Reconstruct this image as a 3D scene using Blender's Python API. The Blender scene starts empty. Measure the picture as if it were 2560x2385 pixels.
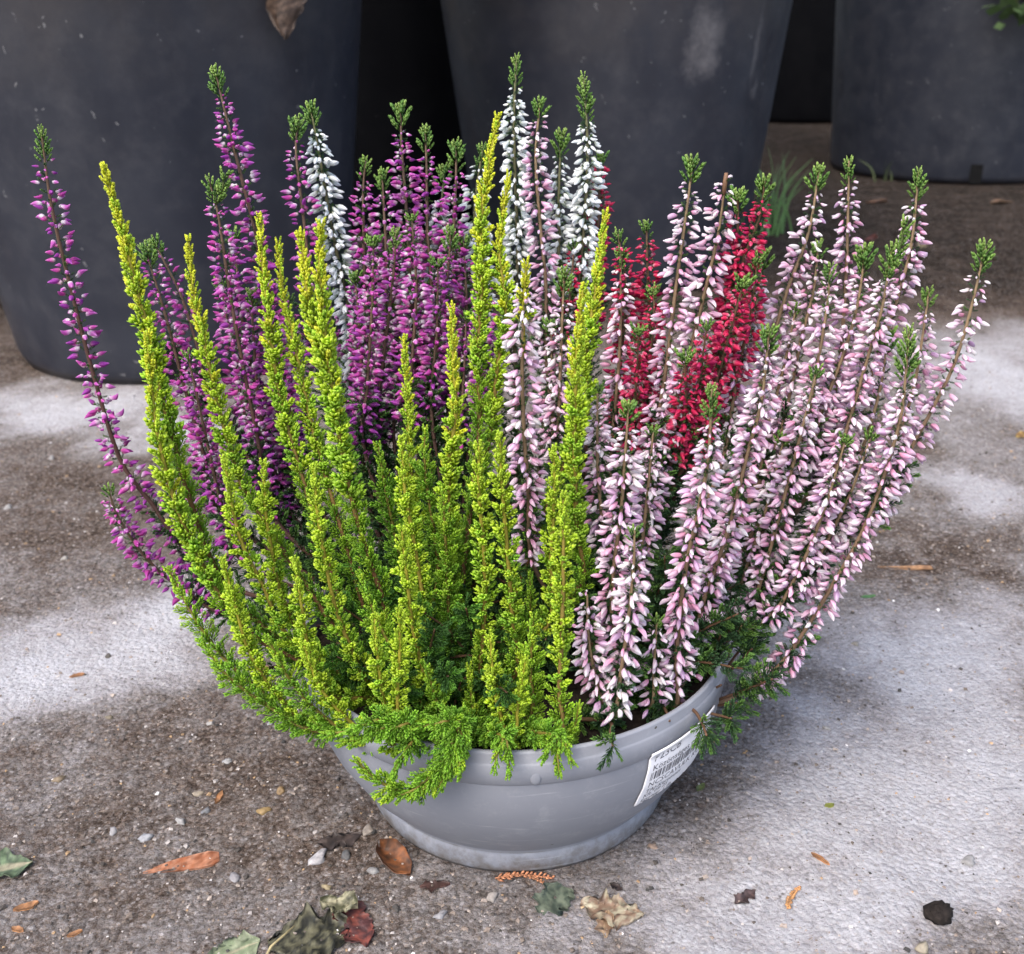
import bpy, math, random
import numpy as np
from mathutils import Matrix, Vector

random.seed(7)
rng = np.random.default_rng(11)
scene = bpy.context.scene
C = scene.collection

# ------------------------------------------------------------------ camera
PW, PH = 2560.0, 2385.0                       # photograph size
FPX = PW / 2 / math.tan(math.radians(25.5))   # focal length in photo pixels
PITCH, ROLL, CAMH = math.radians(23.5), -0.02, 0.4125
ex = np.array([1., 0, 0]); u0 = np.array([0, math.sin(PITCH), math.cos(PITCH)])
FW = np.array([0, math.cos(PITCH), -math.sin(PITCH)])
RT = math.cos(ROLL) * ex + math.sin(ROLL) * u0
UP = -math.sin(ROLL) * ex + math.cos(ROLL) * u0
EYE = np.array([0, 0, CAMH])
cam = bpy.data.cameras.new('camera')
camo = bpy.data.objects.new('camera', cam)
C.objects.link(camo)
m = Matrix.Identity(4)
for i in range(3):
    m[i][0], m[i][1], m[i][2], m[i][3] = RT[i], UP[i], -FW[i], EYE[i]
camo.matrix_world = m
cam.sensor_fit = 'HORIZONTAL'
cam.sensor_width = 36
cam.lens = 18 / math.tan(math.radians(25.5))
cam.clip_start, cam.clip_end = 0.02, 400
cam.dof.use_dof = True
cam.dof.focus_distance = 0.53
cam.dof.aperture_fstop = 15
scene.camera = camo

# ------------------------------------------------------------------ sky, sun, exposure
SUN_EL, SUN_AZ = math.radians(56), math.radians(215)      # azimuth clockwise from +Y: behind the camera, left
world = bpy.data.worlds.new('World'); scene.world = world
world.use_nodes = True
wn = world.node_tree.nodes; wl = world.node_tree.links
sky = wn.new('ShaderNodeTexSky'); sky.sky_type = 'NISHITA'; sky.sun_disc = False
sky.sun_elevation, sky.sun_rotation = SUN_EL, SUN_AZ
sky.air_density, sky.dust_density, sky.ozone_density = 1.0, 4.0, 1.0
wl.new(sky.outputs[0], wn['Background'].inputs[0])
wn['Background'].inputs[1].default_value = 0.15
sun = bpy.data.lights.new('sun', 'SUN'); sun.energy = 1.0; sun.angle = math.radians(45)
sun.color = (1.0, 0.975, 0.94)
suno = bpy.data.objects.new('sun', sun); C.objects.link(suno)
sd = Vector((math.sin(SUN_AZ) * math.cos(SUN_EL), math.cos(SUN_AZ) * math.cos(SUN_EL), math.sin(SUN_EL)))
suno.rotation_euler = sd.to_track_quat('Z', 'Y').to_euler()
suno.location = sd * 5
vs = scene.view_settings
vs.view_transform, vs.look, vs.gamma, vs.exposure = 'Standard', 'None', 1.0, 1.38
vs.use_curve_mapping = False
scene.render.engine = 'CYCLES'
scene.cycles.max_bounces, scene.cycles.diffuse_bounces, scene.cycles.glossy_bounces, scene.cycles.transmission_bounces = 6, 3, 2, 4
scene.render.resolution_x, scene.render.resolution_y = 1024, 954

# ------------------------------------------------------------------ pixel helpers (V = the 1988-wide view of the photograph)
VS = PW / 1988.0
def raydir(px, py):
    return FW + RT * ((px - PW / 2) / FPX) - UP * ((py - PH / 2) / FPX)
def at_y(vx, vy, Y):
    d = raydir(vx * VS, vy * VS); return EYE + d * (Y / d[1])
def on_ground(vx, vy, z=0.0):
    d = raydir(vx * VS, vy * VS); return EYE + d * ((z - CAMH) / d[2])
def px_size(p):                                # metres per V pixel at a point
    return float(np.dot(p - EYE, FW)) / FPX * VS

# ------------------------------------------------------------------ numpy noise
_perm = rng.random((64, 64))
def vnoise(x, y):
    xi, yi = np.floor(x).astype(int), np.floor(y).astype(int)
    fx, fy = x - xi, y - yi
    fx = fx * fx * (3 - 2 * fx); fy = fy * fy * (3 - 2 * fy)
    g = lambda a, b: _perm[a % 64, b % 64]
    return (g(xi, yi) * (1 - fx) + g(xi + 1, yi) * fx) * (1 - fy) + (g(xi, yi + 1) * (1 - fx) + g(xi + 1, yi + 1) * fx) * fy
def fnoise(x, y, o=4):
    s = 0; a = .5
    for i in range(o):
        s = s + a * vnoise(x * 2 ** i + 17 * i, y * 2 ** i + 5 * i); a *= .5
    return s
POT = np.array([0.0, 0.517])
def gh(x, y):                                  # ground height, level under the bowl
    x = np.asarray(x, float); y = np.asarray(y, float)
    d = np.hypot(x - POT[0], y - POT[1])
    w = np.clip((d - .085) / .05, 0, 1)
    return ((fnoise(x * 22, y * 22, 4) - .47) * .006 + (fnoise(x * 3 + 9, y * 3, 3) - .45) * .006) * w

# ------------------------------------------------------------------ mesh helpers
def mesh_np(name, v, tris, col=None, smooth=True):
    v = np.asarray(v, np.float32); tris = np.asarray(tris, np.int32)
    me = bpy.data.meshes.new(name)
    me.vertices.add(len(v)); me.vertices.foreach_set('co', v.ravel())
    k = tris.shape[1]
    me.loops.add(len(tris) * k); me.loops.foreach_set('vertex_index', tris.ravel())
    me.polygons.add(len(tris))
    me.polygons.foreach_set('loop_start', np.arange(0, len(tris) * k, k, dtype=np.int32))
    me.polygons.foreach_set('use_smooth', np.full(len(tris), smooth))
    me.update(calc_edges=True)
    if col is not None:
        a = me.color_attributes.new('Col', 'FLOAT_COLOR', 'POINT')
        c = np.ones((len(v), 4), np.float32); c[:, :3] = col
        a.data.foreach_set('color', c.ravel())
    return me
def obj(name, me, mat=None, parent=None, kind=None):
    o = bpy.data.objects.new(name, me); C.objects.link(o)
    if mat is not None and me is not None and not me.materials: me.materials.append(mat)
    if parent is not None: o.parent = parent
    if kind: o['kind'] = kind
    return o
def tag(o, label, cat, group=None):
    o['label'] = label; o['category'] = cat
    if group: o['group'] = group
    return o
def empty(name, loc, label, cat, group=None):
    o = bpy.data.objects.new(name, None); o.empty_display_size = .02
    C.objects.link(o); o.location = loc
    return tag(o, label, cat, group)
class Soup:
    """collects triangles"""
    def __init__(s): s.v = []; s.t = []; s.c = []; s.n = 0
    def add(s, v, t, c):
        v = np.asarray(v, float); c = np.broadcast_to(np.asarray(c, float), (len(v), 3))
        s.v.append(v); s.t.append(np.asarray(t) + s.n); s.c.append(c); s.n += len(v)
    def mesh(s, name, off=(0, 0, 0), smooth=True):
        return mesh_np(name, np.concatenate(s.v) - np.asarray(off), np.concatenate(s.t), np.concatenate(s.c), smooth)
def lathe(prof, seg, name):
    a = np.linspace(0, 2 * np.pi, seg, endpoint=False)
    v = np.concatenate([np.stack([r * np.cos(a), r * np.sin(a), np.full(seg, z)], 1) for r, z in prof])
    q = []
    for i in range(len(prof) - 1):
        for j in range(seg):
            k = (j + 1) % seg
            q.append((i * seg + j, i * seg + k, (i + 1) * seg + k, (i + 1) * seg + j))
    return mesh_np(name, v, np.array(q))
def tube(path, rad, sides=6):
    path = np.asarray(path); n = len(path)
    T = np.gradient(path, axis=0); T /= np.linalg.norm(T, axis=1)[:, None] + 1e-12
    ref = np.array([0, 1., 0]) if abs(T[0][1]) < .9 else np.array([1., 0, 0])
    vv = []
    N = np.cross(T[0], ref); N /= np.linalg.norm(N)
    for i in range(n):
        N = N - T[i] * np.dot(N, T[i]); N /= np.linalg.norm(N) + 1e-12
        B = np.cross(T[i], N)
        a = np.linspace(0, 2 * np.pi, sides, endpoint=False)
        vv.append(path[i] + rad[i] * (np.cos(a)[:, None] * N + np.sin(a)[:, None] * B))
    v = np.concatenate(vv + [path[:1], path[-1:]]); t = []
    for i in range(n - 1):
        for j in range(sides):
            k = (j + 1) % sides; a, b, c, d = i * sides + j, i * sides + k, (i + 1) * sides + k, (i + 1) * sides + j
            t += [(a, b, c), (a, c, d)]
    for j in range(sides):
        k = (j + 1) % sides
        t += [(n * sides, k, j), (n * sides + 1, (n - 1) * sides + j, (n - 1) * sides + k)]
    return v, np.array(t)
def catmull(P, step):
    P = np.asarray(P, float)
    Q = np.concatenate([[2 * P[0] - P[1]], P, [2 * P[-1] - P[-2]]])
    out = []
    for i in range(1, len(Q) - 2):
        L = np.linalg.norm(Q[i + 1] - Q[i]); n = max(2, int(L / step))
        t = np.linspace(0, 1, n, endpoint=False)[:, None]
        a, b, c, d = Q[i - 1], Q[i], Q[i + 1], Q[i + 2]
        out.append(.5 * (2 * b + (c - a) * t + (2 * a - 5 * b + 4 * c - d) * t ** 2 + (3 * b - a - 3 * c + d) * t ** 3))
    out.append(P[-1:])
    p = np.concatenate(out)
    s = np.concatenate([[0], np.cumsum(np.linalg.norm(np.diff(p, axis=0), axis=1))])
    ss = np.arange(0, s[-1], step)
    return np.stack([np.interp(ss, s, p[:, i]) for i in range(3)], 1), ss

# ------------------------------------------------------------------ materials
def material(name, base=(.5, .5, .5), rough=.6, spec=.5):
    mt = bpy.data.materials.new(name); mt.use_nodes = True
    b = mt.node_tree.nodes['Principled BSDF']
    b.inputs['Base Color'].default_value = (*base, 1); b.inputs['Roughness'].default_value = rough
    b.inputs['Specular IOR Level'].default_value = spec
    return mt, mt.node_tree.nodes, mt.node_tree.links, b
def nd(ns, typ, **kw):
    n = ns.new(typ)
    for k, v in kw.items():
        if k in n.inputs: n.inputs[k].default_value = v
        else: setattr(n, k, v)
    return n
def ramp(ns, stops):
    r = ns.new('ShaderNodeValToRGB'); e = r.color_ramp.elements
    e[0].position, e[0].color = stops[0][0], (*stops[0][1], 1)
    e[1].position, e[1].color = stops[-1][0], (*stops[-1][1], 1)
    for p, c in stops[1:-1]:
        x = e.new(p); x.color = (*c, 1)
    return r
def mixc(ns, ls, fac, a, b, typ='MIX'):
    x = ns.new('ShaderNodeMix'); x.data_type = 'RGBA'; x.blend_type = typ
    for s, val in ((0, fac), (6, a), (7, b)):
        if hasattr(val, 'is_output'): ls.new(val, x.inputs[s])
        elif isinstance(val, (int, float)): x.inputs[s].default_value = val
        else: x.inputs[s].default_value = (*val, 1)
    return x.outputs[2]
def attr_material(name, rough, transl, spec=.35, noise=0.0, nscale=300, bump=0.0):
    mt, ns, ls, b = material(name, rough=rough, spec=spec)
    at = nd(ns, 'ShaderNodeVertexColor', layer_name='Col')
    col = at.outputs[0]
    if noise:
        tc = ns.new('ShaderNodeTexCoord'); nz = nd(ns, 'ShaderNodeTexNoise', Scale=nscale, Detail=5.0)
        ls.new(tc.outputs['Object'], nz.inputs['Vector'])
        r = ramp(ns, [(.3, (1 - noise,) * 3), (.7, (1 + noise * .6,) * 3)])
        ls.new(nz.outputs[0], r.inputs[0])
        col = mixc(ns, ls, 1.0, col, r.outputs[0], 'MULTIPLY')
        if bump:
            bp = nd(ns, 'ShaderNodeBump', Strength=bump, Distance=.001)
            ls.new(nz.outputs[0], bp.inputs['Height']); ls.new(bp.outputs[0], b.inputs['Normal'])
    ls.new(col, b.inputs['Base Color'])
    if transl:
        tr = ns.new('ShaderNodeBsdfTranslucent'); ls.new(col, tr.inputs[0])
        mx = ns.new('ShaderNodeMixShader'); mx.inputs[0].default_value = transl
        ls.new(b.outputs[0], mx.inputs[1]); ls.new(tr.outputs[0], mx.inputs[2])
        ls.new(mx.outputs[0], ns['Material Output'].inputs[0])
    return mt
M_PLANT = attr_material('heather', .5, .48)
M_PETAL = attr_material('petal', .6, .42, .2)
M_GRIT = attr_material('grit', .75, 0, .4)
M_STONE = attr_material('stone', .6, 0, .45, .25, 400, .3)
M_LEAF = attr_material('dead leaf', .55, .05, .4, .45, 260, .5)
M_TREE = attr_material('tree foliage', .55, .15, .3)
M_SOIL = attr_material('compost', .9, 0, .2, .5, 300, 1.0)
M_BARK = attr_material('bark', .85, 0, .2, .4, 60, .6)

def concrete():
    mt, ns, ls, b = material('damp concrete', rough=.6, spec=.22)
    tc = ns.new('ShaderNodeTexCoord'); P = tc.outputs['Object']
    at = nd(ns, 'ShaderNodeVertexColor', layer_name='Col')
    sep = ns.new('ShaderNodeSeparateColor'); ls.new(at.outputs[0], sep.inputs[0])
    def noise(s, d, r=.6):
        n = nd(ns, 'ShaderNodeTexNoise', Scale=s, Detail=d, Roughness=r); ls.new(P, n.inputs['Vector']); return n.outputs[0]
    def mth(op, a, bb):
        n = ns.new('ShaderNodeMath'); n.operation = op
        for i, x in enumerate((a, bb)):
            if hasattr(x, 'is_output'): ls.new(x, n.inputs[i])
            else: n.inputs[i].default_value = x
        return n.outputs[0]
    n1, n2, n3, n4 = noise(16, 7, .7), noise(75, 7, .75), noise(320, 6, .8), noise(1000, 4, .8)
    k = mth('ADD', sep.outputs[0], mth('MULTIPLY', mth('SUBTRACT', n1, .5), .65))
    k = mth('ADD', k, mth('MULTIPLY', mth('SUBTRACT', n2, .5), .62))
    k = mth('ADD', k, mth('MULTIPLY', mth('SUBTRACT', n3, .5), .8))
    k = mth('ADD', k, mth('MULTIPLY', mth('SUBTRACT', n4, .5), .75))
    r = ramp(ns, [(.0, (.020, .016, .0135)), (.28, (.112, .083, .066)), (.5, (.205, .185, .176)), (.72, (.33, .31, .315)), (1., (.46, .455, .475))])
    ls.new(k, r.inputs[0])
    # dark pits and pale sand grains
    vo = nd(ns, 'ShaderNodeTexVoronoi', Scale=210.0); ls.new(P, vo.inputs['Vector'])
    pit = ramp(ns, [(.10, (.35, .32, .30)), (.26, (1, 1, 1))]); ls.new(vo.outputs['Distance'], pit.inputs[0])
    gate = ramp(ns, [(.52, (0, 0, 0)), (.6, (1, 1, 1))]); ls.new(noise(45, 3), gate.inputs[0])
    col = mixc(ns, ls, gate.outputs[0], r.outputs[0], mixc(ns, ls, 1.0, r.outputs[0], pit.outputs[0], 'MULTIPLY'))
    v2 = nd(ns, 'ShaderNodeTexVoronoi', Scale=620.0); ls.new(P, v2.inputs['Vector'])
    hue = ns.new('ShaderNodeSeparateColor'); ls.new(v2.outputs['Color'], hue.inputs[0])
    sp = ramp(ns, [(.78, (0, 0, 0)), (.9, (.32, .32, .32))]); ls.new(hue.outputs[0], sp.inputs[0])
    pal = ramp(ns, [(0, (.10, .09, .085)), (.35, (.30, .24, .18)), (.6, (.42, .40, .39)), (1, (.62, .60, .60))]); ls.new(hue.outputs[1], pal.inputs[0])
    col = mixc(ns, ls, sp.outputs[0], col, pal.outputs[0])
    v3 = nd(ns, 'ShaderNodeTexVoronoi', Scale=380.0); ls.new(P, v3.inputs['Vector'])
    hue3 = ns.new('ShaderNodeSeparateColor'); ls.new(v3.outputs['Color'], hue3.inputs[0])
    agg = ramp(ns, [(0, (.42, .41, .40)), (.3, (.8, .79, .78)), (.7, (1.1, 1.09, 1.08)), (1, (1.6, 1.58, 1.56))]); ls.new(hue3.outputs[0], agg.inputs[0])
    kf = ramp(ns, [(.3, (.7, .7, .7)), (.75, (.22, .22, .22))]); ls.new(k, kf.inputs[0])
    col = mixc(ns, ls, kf.outputs[0], col, mixc(ns, ls, 1.0, col, agg.outputs[0], 'MULTIPLY'))
    edg = ramp(ns, [(.35, (1, 1, 1)), (.75, (.62, .6, .58))]); ls.new(v3.outputs['Distance'], edg.inputs[0])
    col = mixc(ns, ls, kf.outputs[0], col, mixc(ns, ls, 1.0, col, edg.outputs[0], 'MULTIPLY'))
    ls.new(col, b.inputs['Base Color'])
    rr = ramp(ns, [(.15, (.78,) * 3), (.7, (.66,) * 3)]); ls.new(k, rr.inputs[0])
    ls.new(rr.outputs[0], b.inputs['Roughness'])
    sl = ramp(ns, [(.15, (0, 0, 0)), (.6, (.3, .3, .3))]); ls.new(k, sl.inputs[0]); ls.new(sl.outputs[0], b.inputs['Specular IOR Level'])
    hgt = mth('ADD', mth('MULTIPLY', n2, 1.1), mth('ADD', mth('MULTIPLY', n3, .8), mth('MULTIPLY', n4, .35)))
    hgt = mth('ADD', hgt, mth('ADD', mth('MULTIPLY', vo.outputs['Distance'], .4), mth('MULTIPLY', v3.outputs['Distance'], -.55)))
    bp = nd(ns, 'ShaderNodeBump', Strength=.9, Distance=.0028); ls.new(hgt, bp.inputs['Height'])
    ls.new(bp.outputs[0], b.inputs['Normal'])
    return mt
M_GROUND = concrete()

def black_plastic():
    mt, ns, ls, b = material('black nursery plastic', rough=.42)
    tc = ns.new('ShaderNodeTexCoord'); P = tc.outputs['Object']
    at = nd(ns, 'ShaderNodeVertexColor', layer_name='Col')
    sep = ns.new('ShaderNodeSeparateColor'); ls.new(at.outputs[0], sep.inputs[0])
    def noise(s, d, r=.6):
        n = nd(ns, 'ShaderNodeTexNoise', Scale=s, Detail=d, Roughness=r); ls.new(P, n.inputs['Vector']); return n.outputs[0]
    base = mixc(ns, ls, noise(7, 6, .65), (.009, .011, .018), (.020, .023, .034))
    dust = ramp(ns, [(.45, (0, 0, 0)), (.75, (1, 1, 1))]); ls.new(noise(24, 8, .72), dust.inputs[0])
    base = mixc(ns, ls, dust.outputs[0], base, (.034, .035, .043))
    # brown mud film, where the attribute's red channel asks for it
    n = ns.new('ShaderNodeMath'); n.operation = 'MULTIPLY'; ls.new(sep.outputs[0], n.inputs[0]); ls.new(noise(11, 6, .7), n.inputs[1])
    mud = ramp(ns, [(.12, (0, 0, 0)), (.5, (1, 1, 1))]); ls.new(n.outputs[0], mud.inputs[0])
    base = mixc(ns, ls, mud.outputs[0], base, (.050, .042, .038))
    # pale lime scuff (green channel)
    n2 = ns.new('ShaderNodeMath'); n2.operation = 'MULTIPLY'; ls.new(sep.outputs[1], n2.inputs[0]); ls.new(noise(30, 7, .75), n2.inputs[1])
    sc = ramp(ns, [(.22, (0, 0, 0)), (.55, (1, 1, 1))]); ls.new(n2.outputs[0], sc.inputs[0])
    base = mixc(ns, ls, sc.outputs[0], base, (.13, .125, .13))
    # splash specks
    vo = nd(ns, 'ShaderNodeTexVoronoi', Scale=60.0)
    wq = ns.new('ShaderNodeMixRGB'); wq.blend_type = 'ADD'; wq.inputs[0].default_value = .035; wn_ = nd(ns, 'ShaderNodeTexNoise', Scale=70.0, Detail=4.0); ls.new(P, wn_.inputs['Vector']); ls.new(P, wq.inputs[1]); ls.new(wn_.outputs['Color'], wq.inputs[2]); ls.new(wq.outputs[0], vo.inputs['Vector'])
    hs = ns.new('ShaderNodeSeparateColor'); ls.new(vo.outputs['Color'], hs.inputs[0])
    thr = ns.new('ShaderNodeMath'); thr.operation = 'MULTIPLY'; ls.new(hs.outputs[0], thr.inputs[0]); thr.inputs[1].default_value = .14
    ps = ns.new('ShaderNodeMath'); ps.operation = 'LESS_THAN'; ls.new(vo.outputs['Distance'], ps.inputs[0]); ls.new(thr.outputs[0], ps.inputs[1])
    g2 = ns.new('ShaderNodeMath'); g2.operation = 'GREATER_THAN'; ls.new(hs.outputs[1], g2.inputs[0]); g2.inputs[1].default_value = .55
    pm = ns.new('ShaderNodeMath'); pm.operation = 'MULTIPLY'; ls.new(ps.outputs[0], pm.inputs[0]); ls.new(g2.outputs[0], pm.inputs[1])
    base = mixc(ns, ls, pm.outputs[0], base, (.13, .13, .135))
    base = mixc(ns, ls, sep.outputs[2], base, (.003, .003, .0035))      # back pots painted near black for the shade in the gaps
    ls.new(base, b.inputs['Base Color'])
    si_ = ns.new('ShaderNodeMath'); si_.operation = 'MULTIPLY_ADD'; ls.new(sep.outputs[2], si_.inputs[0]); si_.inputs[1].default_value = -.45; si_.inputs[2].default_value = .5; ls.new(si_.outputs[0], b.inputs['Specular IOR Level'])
    rr = ramp(ns, [(.3, (.34,) * 3), (.7, (.58,) * 3)]); ls.new(noise(13, 5), rr.inputs[0]); ls.new(rr.outputs[0], b.inputs['Roughness'])
    bp = nd(ns, 'ShaderNodeBump', Strength=.25, Distance=.004); ls.new(noise(9, 5), bp.inputs['Height']); ls.new(bp.outputs[0], b.inputs['Normal'])
    return mt
M_BLACK = black_plastic()

def grey_plastic():
    mt, ns, ls, b = material('grey bowl plastic', rough=.6, spec=.35)
    tc = ns.new('ShaderNodeTexCoord'); P = tc.outputs['Object']
    def noise(s, d, r=.6):
        n = nd(ns, 'ShaderNodeTexNoise', Scale=s, Detail=d, Roughness=r); ls.new(P, n.inputs['Vector']); return n.outputs[0]
    base = mixc(ns, ls, noise(28, 8, .7), (.185, .195, .225), (.245, .255, .285))
    # pale dried film
    fl = ramp(ns, [(.52, (0, 0, 0)), (.8, (.6, .6, .6))]); ls.new(noise(70, 9, .78), fl.inputs[0])
    base = mixc(ns, ls, fl.outputs[0], base, (.36, .37, .39))
    # dirt splashed up around the foot
    sx = ns.new('ShaderNodeSeparateXYZ'); ls.new(P, sx.inputs[0])
    lo = nd(ns, 'ShaderNodeMapRange'); ls.new(sx.outputs[2], lo.inputs[0])
    for i, x in enumerate((0.0, .030, 1.0, 0.0)): lo.inputs[i + 1].default_value = x
    n = ns.new('ShaderNodeMath'); n.operation = 'MULTIPLY'; ls.new(lo.outputs[0], n.inputs[0]); ls.new(noise(120, 6, .7), n.inputs[1])
    dr = ramp(ns, [(.28, (0, 0, 0)), (.52, (.85, .85, .85))]); ls.new(n.outputs[0], dr.inputs[0])
    base = mixc(ns, ls, dr.outputs[0], base, (.10, .085, .07))
    gr = ramp(ns, [(.0, (0, 0, 0)), (.42, (0, 0, 0)), (.5, (1, 1, 1)), (.60, (.25, .25, .25)), (1, (0, 0, 0))])
    gm = nd(ns, 'ShaderNodeMapRange'); ls.new(sx.outputs[2], gm.inputs[0])
    for i, x in enumerate((.008, .0195, 0.0, 1.0)): gm.inputs[i + 1].default_value = x
    ls.new(gm.outputs[0], gr.inputs[0])
    g3 = ns.new('ShaderNodeMath'); g3.operation = 'MULTIPLY'; ls.new(gr.outputs[0], g3.inputs[0]); ls.new(noise(55, 7, .75), g3.inputs[1])
    g4 = ramp(ns, [(.30, (0, 0, 0)), (.62, (.8, .8, .8))]); ls.new(g3.outputs[0], g4.inputs[0])
    base = mixc(ns, ls, g4.outputs[0], base, (.085, .075, .06))
    scr = nd(ns, 'ShaderNodeTexNoise', Scale=1.0, Detail=4.0); mp = ns.new('ShaderNodeMapping'); mp.inputs['Scale'].default_value = (30, 30, 420); mp.inputs['Rotation'].default_value = (.25, .15, 0)
    ls.new(P, mp.inputs[0]); ls.new(mp.outputs[0], scr.inputs['Vector'])
    s5 = ramp(ns, [(.64, (0, 0, 0)), (.72, (.4, .4, .4))]); ls.new(scr.outputs[0], s5.inputs[0])
    base = mixc(ns, ls, s5.outputs[0], base, (.40, .41, .43))
    vo = nd(ns, 'ShaderNodeTexVoronoi', Scale=120.0); ls.new(P, vo.inputs['Vector'])
    hs = ns.new('ShaderNodeSeparateColor'); ls.new(vo.outputs['Color'], hs.inputs[0])
    t1 = ns.new('ShaderNodeMath'); t1.operation = 'LESS_THAN'; ls.new(vo.outputs['Distance'], t1.inputs[0]); t1.inputs[1].default_value = .13
    t2 = ns.new('ShaderNodeMath'); t2.operation = 'GREATER_THAN'; ls.new(hs.outputs[0], t2.inputs[0]); t2.inputs[1].default_value = .93
    t3 = ns.new('ShaderNodeMath'); t3.operation = 'MULTIPLY'; ls.new(t1.outputs[0], t3.inputs[0]); ls.new(t2.outputs[0], t3.inputs[1])
    base = mixc(ns, ls, t3.outputs[0], base, (.06, .055, .05))
    ls.new(base, b.inputs['Base Color'])
    bp = nd(ns, 'ShaderNodeBump', Strength=.12, Distance=.001); ls.new(noise(160, 6, .7), bp.inputs['Height']); ls.new(bp.outputs[0], b.inputs['Normal'])
    return mt
M_GREY = grey_plastic()
M_PAPER = material('label paper', (.80, .80, .83), .4)[0]
M_INK = material('label ink', (.10, .10, .12), .6)[0]

# ------------------------------------------------------------------ ground: one sheet out to the horizon
def axis(lo, hi, fine, far_lo, far_hi):
    mid = list(np.arange(lo, hi, fine)); s = fine; x = lo; left = []
    while x > far_lo: s *= 1.16; x -= s; left.append(x)
    s = fine; x = mid[-1]; right = []
    while x < far_hi: s *= 1.16; x += s; right.append(x)
    return np.array(left[::-1] + mid + right)
gx = axis(-.62, .62, .0055, -150, 150); gy = axis(.27, 1.3, .0055, -150, 250)
GX, GY = np.meshgrid(gx, gy)
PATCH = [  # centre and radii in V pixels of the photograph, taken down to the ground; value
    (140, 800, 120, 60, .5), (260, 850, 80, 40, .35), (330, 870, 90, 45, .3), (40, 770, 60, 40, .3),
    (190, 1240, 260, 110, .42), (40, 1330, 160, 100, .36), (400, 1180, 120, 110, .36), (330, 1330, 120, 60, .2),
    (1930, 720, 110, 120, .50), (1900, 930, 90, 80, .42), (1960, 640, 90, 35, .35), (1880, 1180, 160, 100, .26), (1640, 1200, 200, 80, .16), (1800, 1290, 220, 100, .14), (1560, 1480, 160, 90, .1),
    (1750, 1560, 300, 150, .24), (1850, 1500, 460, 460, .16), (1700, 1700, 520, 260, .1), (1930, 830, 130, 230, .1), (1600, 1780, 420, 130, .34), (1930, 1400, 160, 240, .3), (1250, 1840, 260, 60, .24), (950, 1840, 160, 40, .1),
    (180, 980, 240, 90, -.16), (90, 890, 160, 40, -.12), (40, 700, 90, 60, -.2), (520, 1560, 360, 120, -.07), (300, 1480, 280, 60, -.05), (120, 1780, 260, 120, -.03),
    (1440, 1430, 120, 60, -.14), (1330, 1540, 90, 60, -.1), (1720, 1040, 110, 60, -.1), (1800, 850, 60, 70, -.22), (1880, 1060, 130, 30, -.14), (1600, 1350, 120, 50, -.08),  # darker ground to the right of the bowl
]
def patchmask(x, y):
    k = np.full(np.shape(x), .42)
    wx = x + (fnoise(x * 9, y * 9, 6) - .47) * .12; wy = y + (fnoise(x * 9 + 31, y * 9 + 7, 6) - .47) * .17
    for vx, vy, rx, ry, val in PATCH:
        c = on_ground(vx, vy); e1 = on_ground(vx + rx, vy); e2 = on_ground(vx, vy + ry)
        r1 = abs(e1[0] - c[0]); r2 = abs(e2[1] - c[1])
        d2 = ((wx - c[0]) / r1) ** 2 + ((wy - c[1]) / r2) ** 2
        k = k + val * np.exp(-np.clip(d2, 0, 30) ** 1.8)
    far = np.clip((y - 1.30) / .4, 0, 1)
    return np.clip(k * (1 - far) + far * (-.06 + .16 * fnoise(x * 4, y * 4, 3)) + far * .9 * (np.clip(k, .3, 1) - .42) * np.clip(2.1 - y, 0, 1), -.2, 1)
gz = gh(GX, GY) * np.clip(1.6 - GY, 0, 1) * np.clip(1.2 - abs(GX), 0, 1)
nx, ny = len(gx), len(gy)
idx = np.arange(nx * ny).reshape(ny, nx)
quads = np.stack([idx[:-1, :-1], idx[:-1, 1:], idx[1:, 1:], idx[1:, :-1]], -1).reshape(-1, 4)
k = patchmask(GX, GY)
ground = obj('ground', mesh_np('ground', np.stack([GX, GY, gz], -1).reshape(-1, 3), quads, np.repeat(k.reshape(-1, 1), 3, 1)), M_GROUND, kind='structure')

# ------------------------------------------------------------------ grey bowl
SOILZ = .0885
PROF = [(.0858, .0), (.0872, .003), (.0876, .0110), (.0870, .0128), (.0864, .0137), (.0893, .0180), (.0995, .031), (.1082, .0475),
        (.1136, .0625), (.1157, .074), (.1160, .0813), (.1163, .0818), (.1172, .0828), (.1180, .0935), (.1173, .0942), (.1168, .0947),
        (.1174, .1001), (.1168, .1010), (.1150, .1010), (.1144, .1001), (.1130, .0900), (.1115, .082), (.104, .055), (.084, .012), (.02, .0105)]
bowl = empty('bowl_planter', (POT[0], POT[1], 0), 'round grey plastic bowl planter holding the five heathers', 'planter')
obj('bowl', lathe([(.02, .001)] + PROF[:11], 128, 'bowl'), M_GREY, bowl)
obj('rim', lathe(PROF[10:22], 128, 'rim'), M_GREY, bowl)
obj('inner_wall', lathe(PROF[21:], 96, 'inner_wall'), M_GREY, bowl)
op = [(r, z) for r, z in PROF[4:19]]
def pot_r(z): return float(np.interp(z, [q[1] for q in op[:11]], [q[0] for q in op[:11]]))
def hit_pot(vx, vy):
    d = raydir(vx * VS, vy * VS); d = d / np.linalg.norm(d)
    for t in np.arange(.3, .9, .0003):
        p = EYE + d * t
        if 0 < p[2] < .1008 and math.hypot(p[0] - POT[0], p[1] - POT[1]) < pot_r(p[2]): return p
    return None
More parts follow.
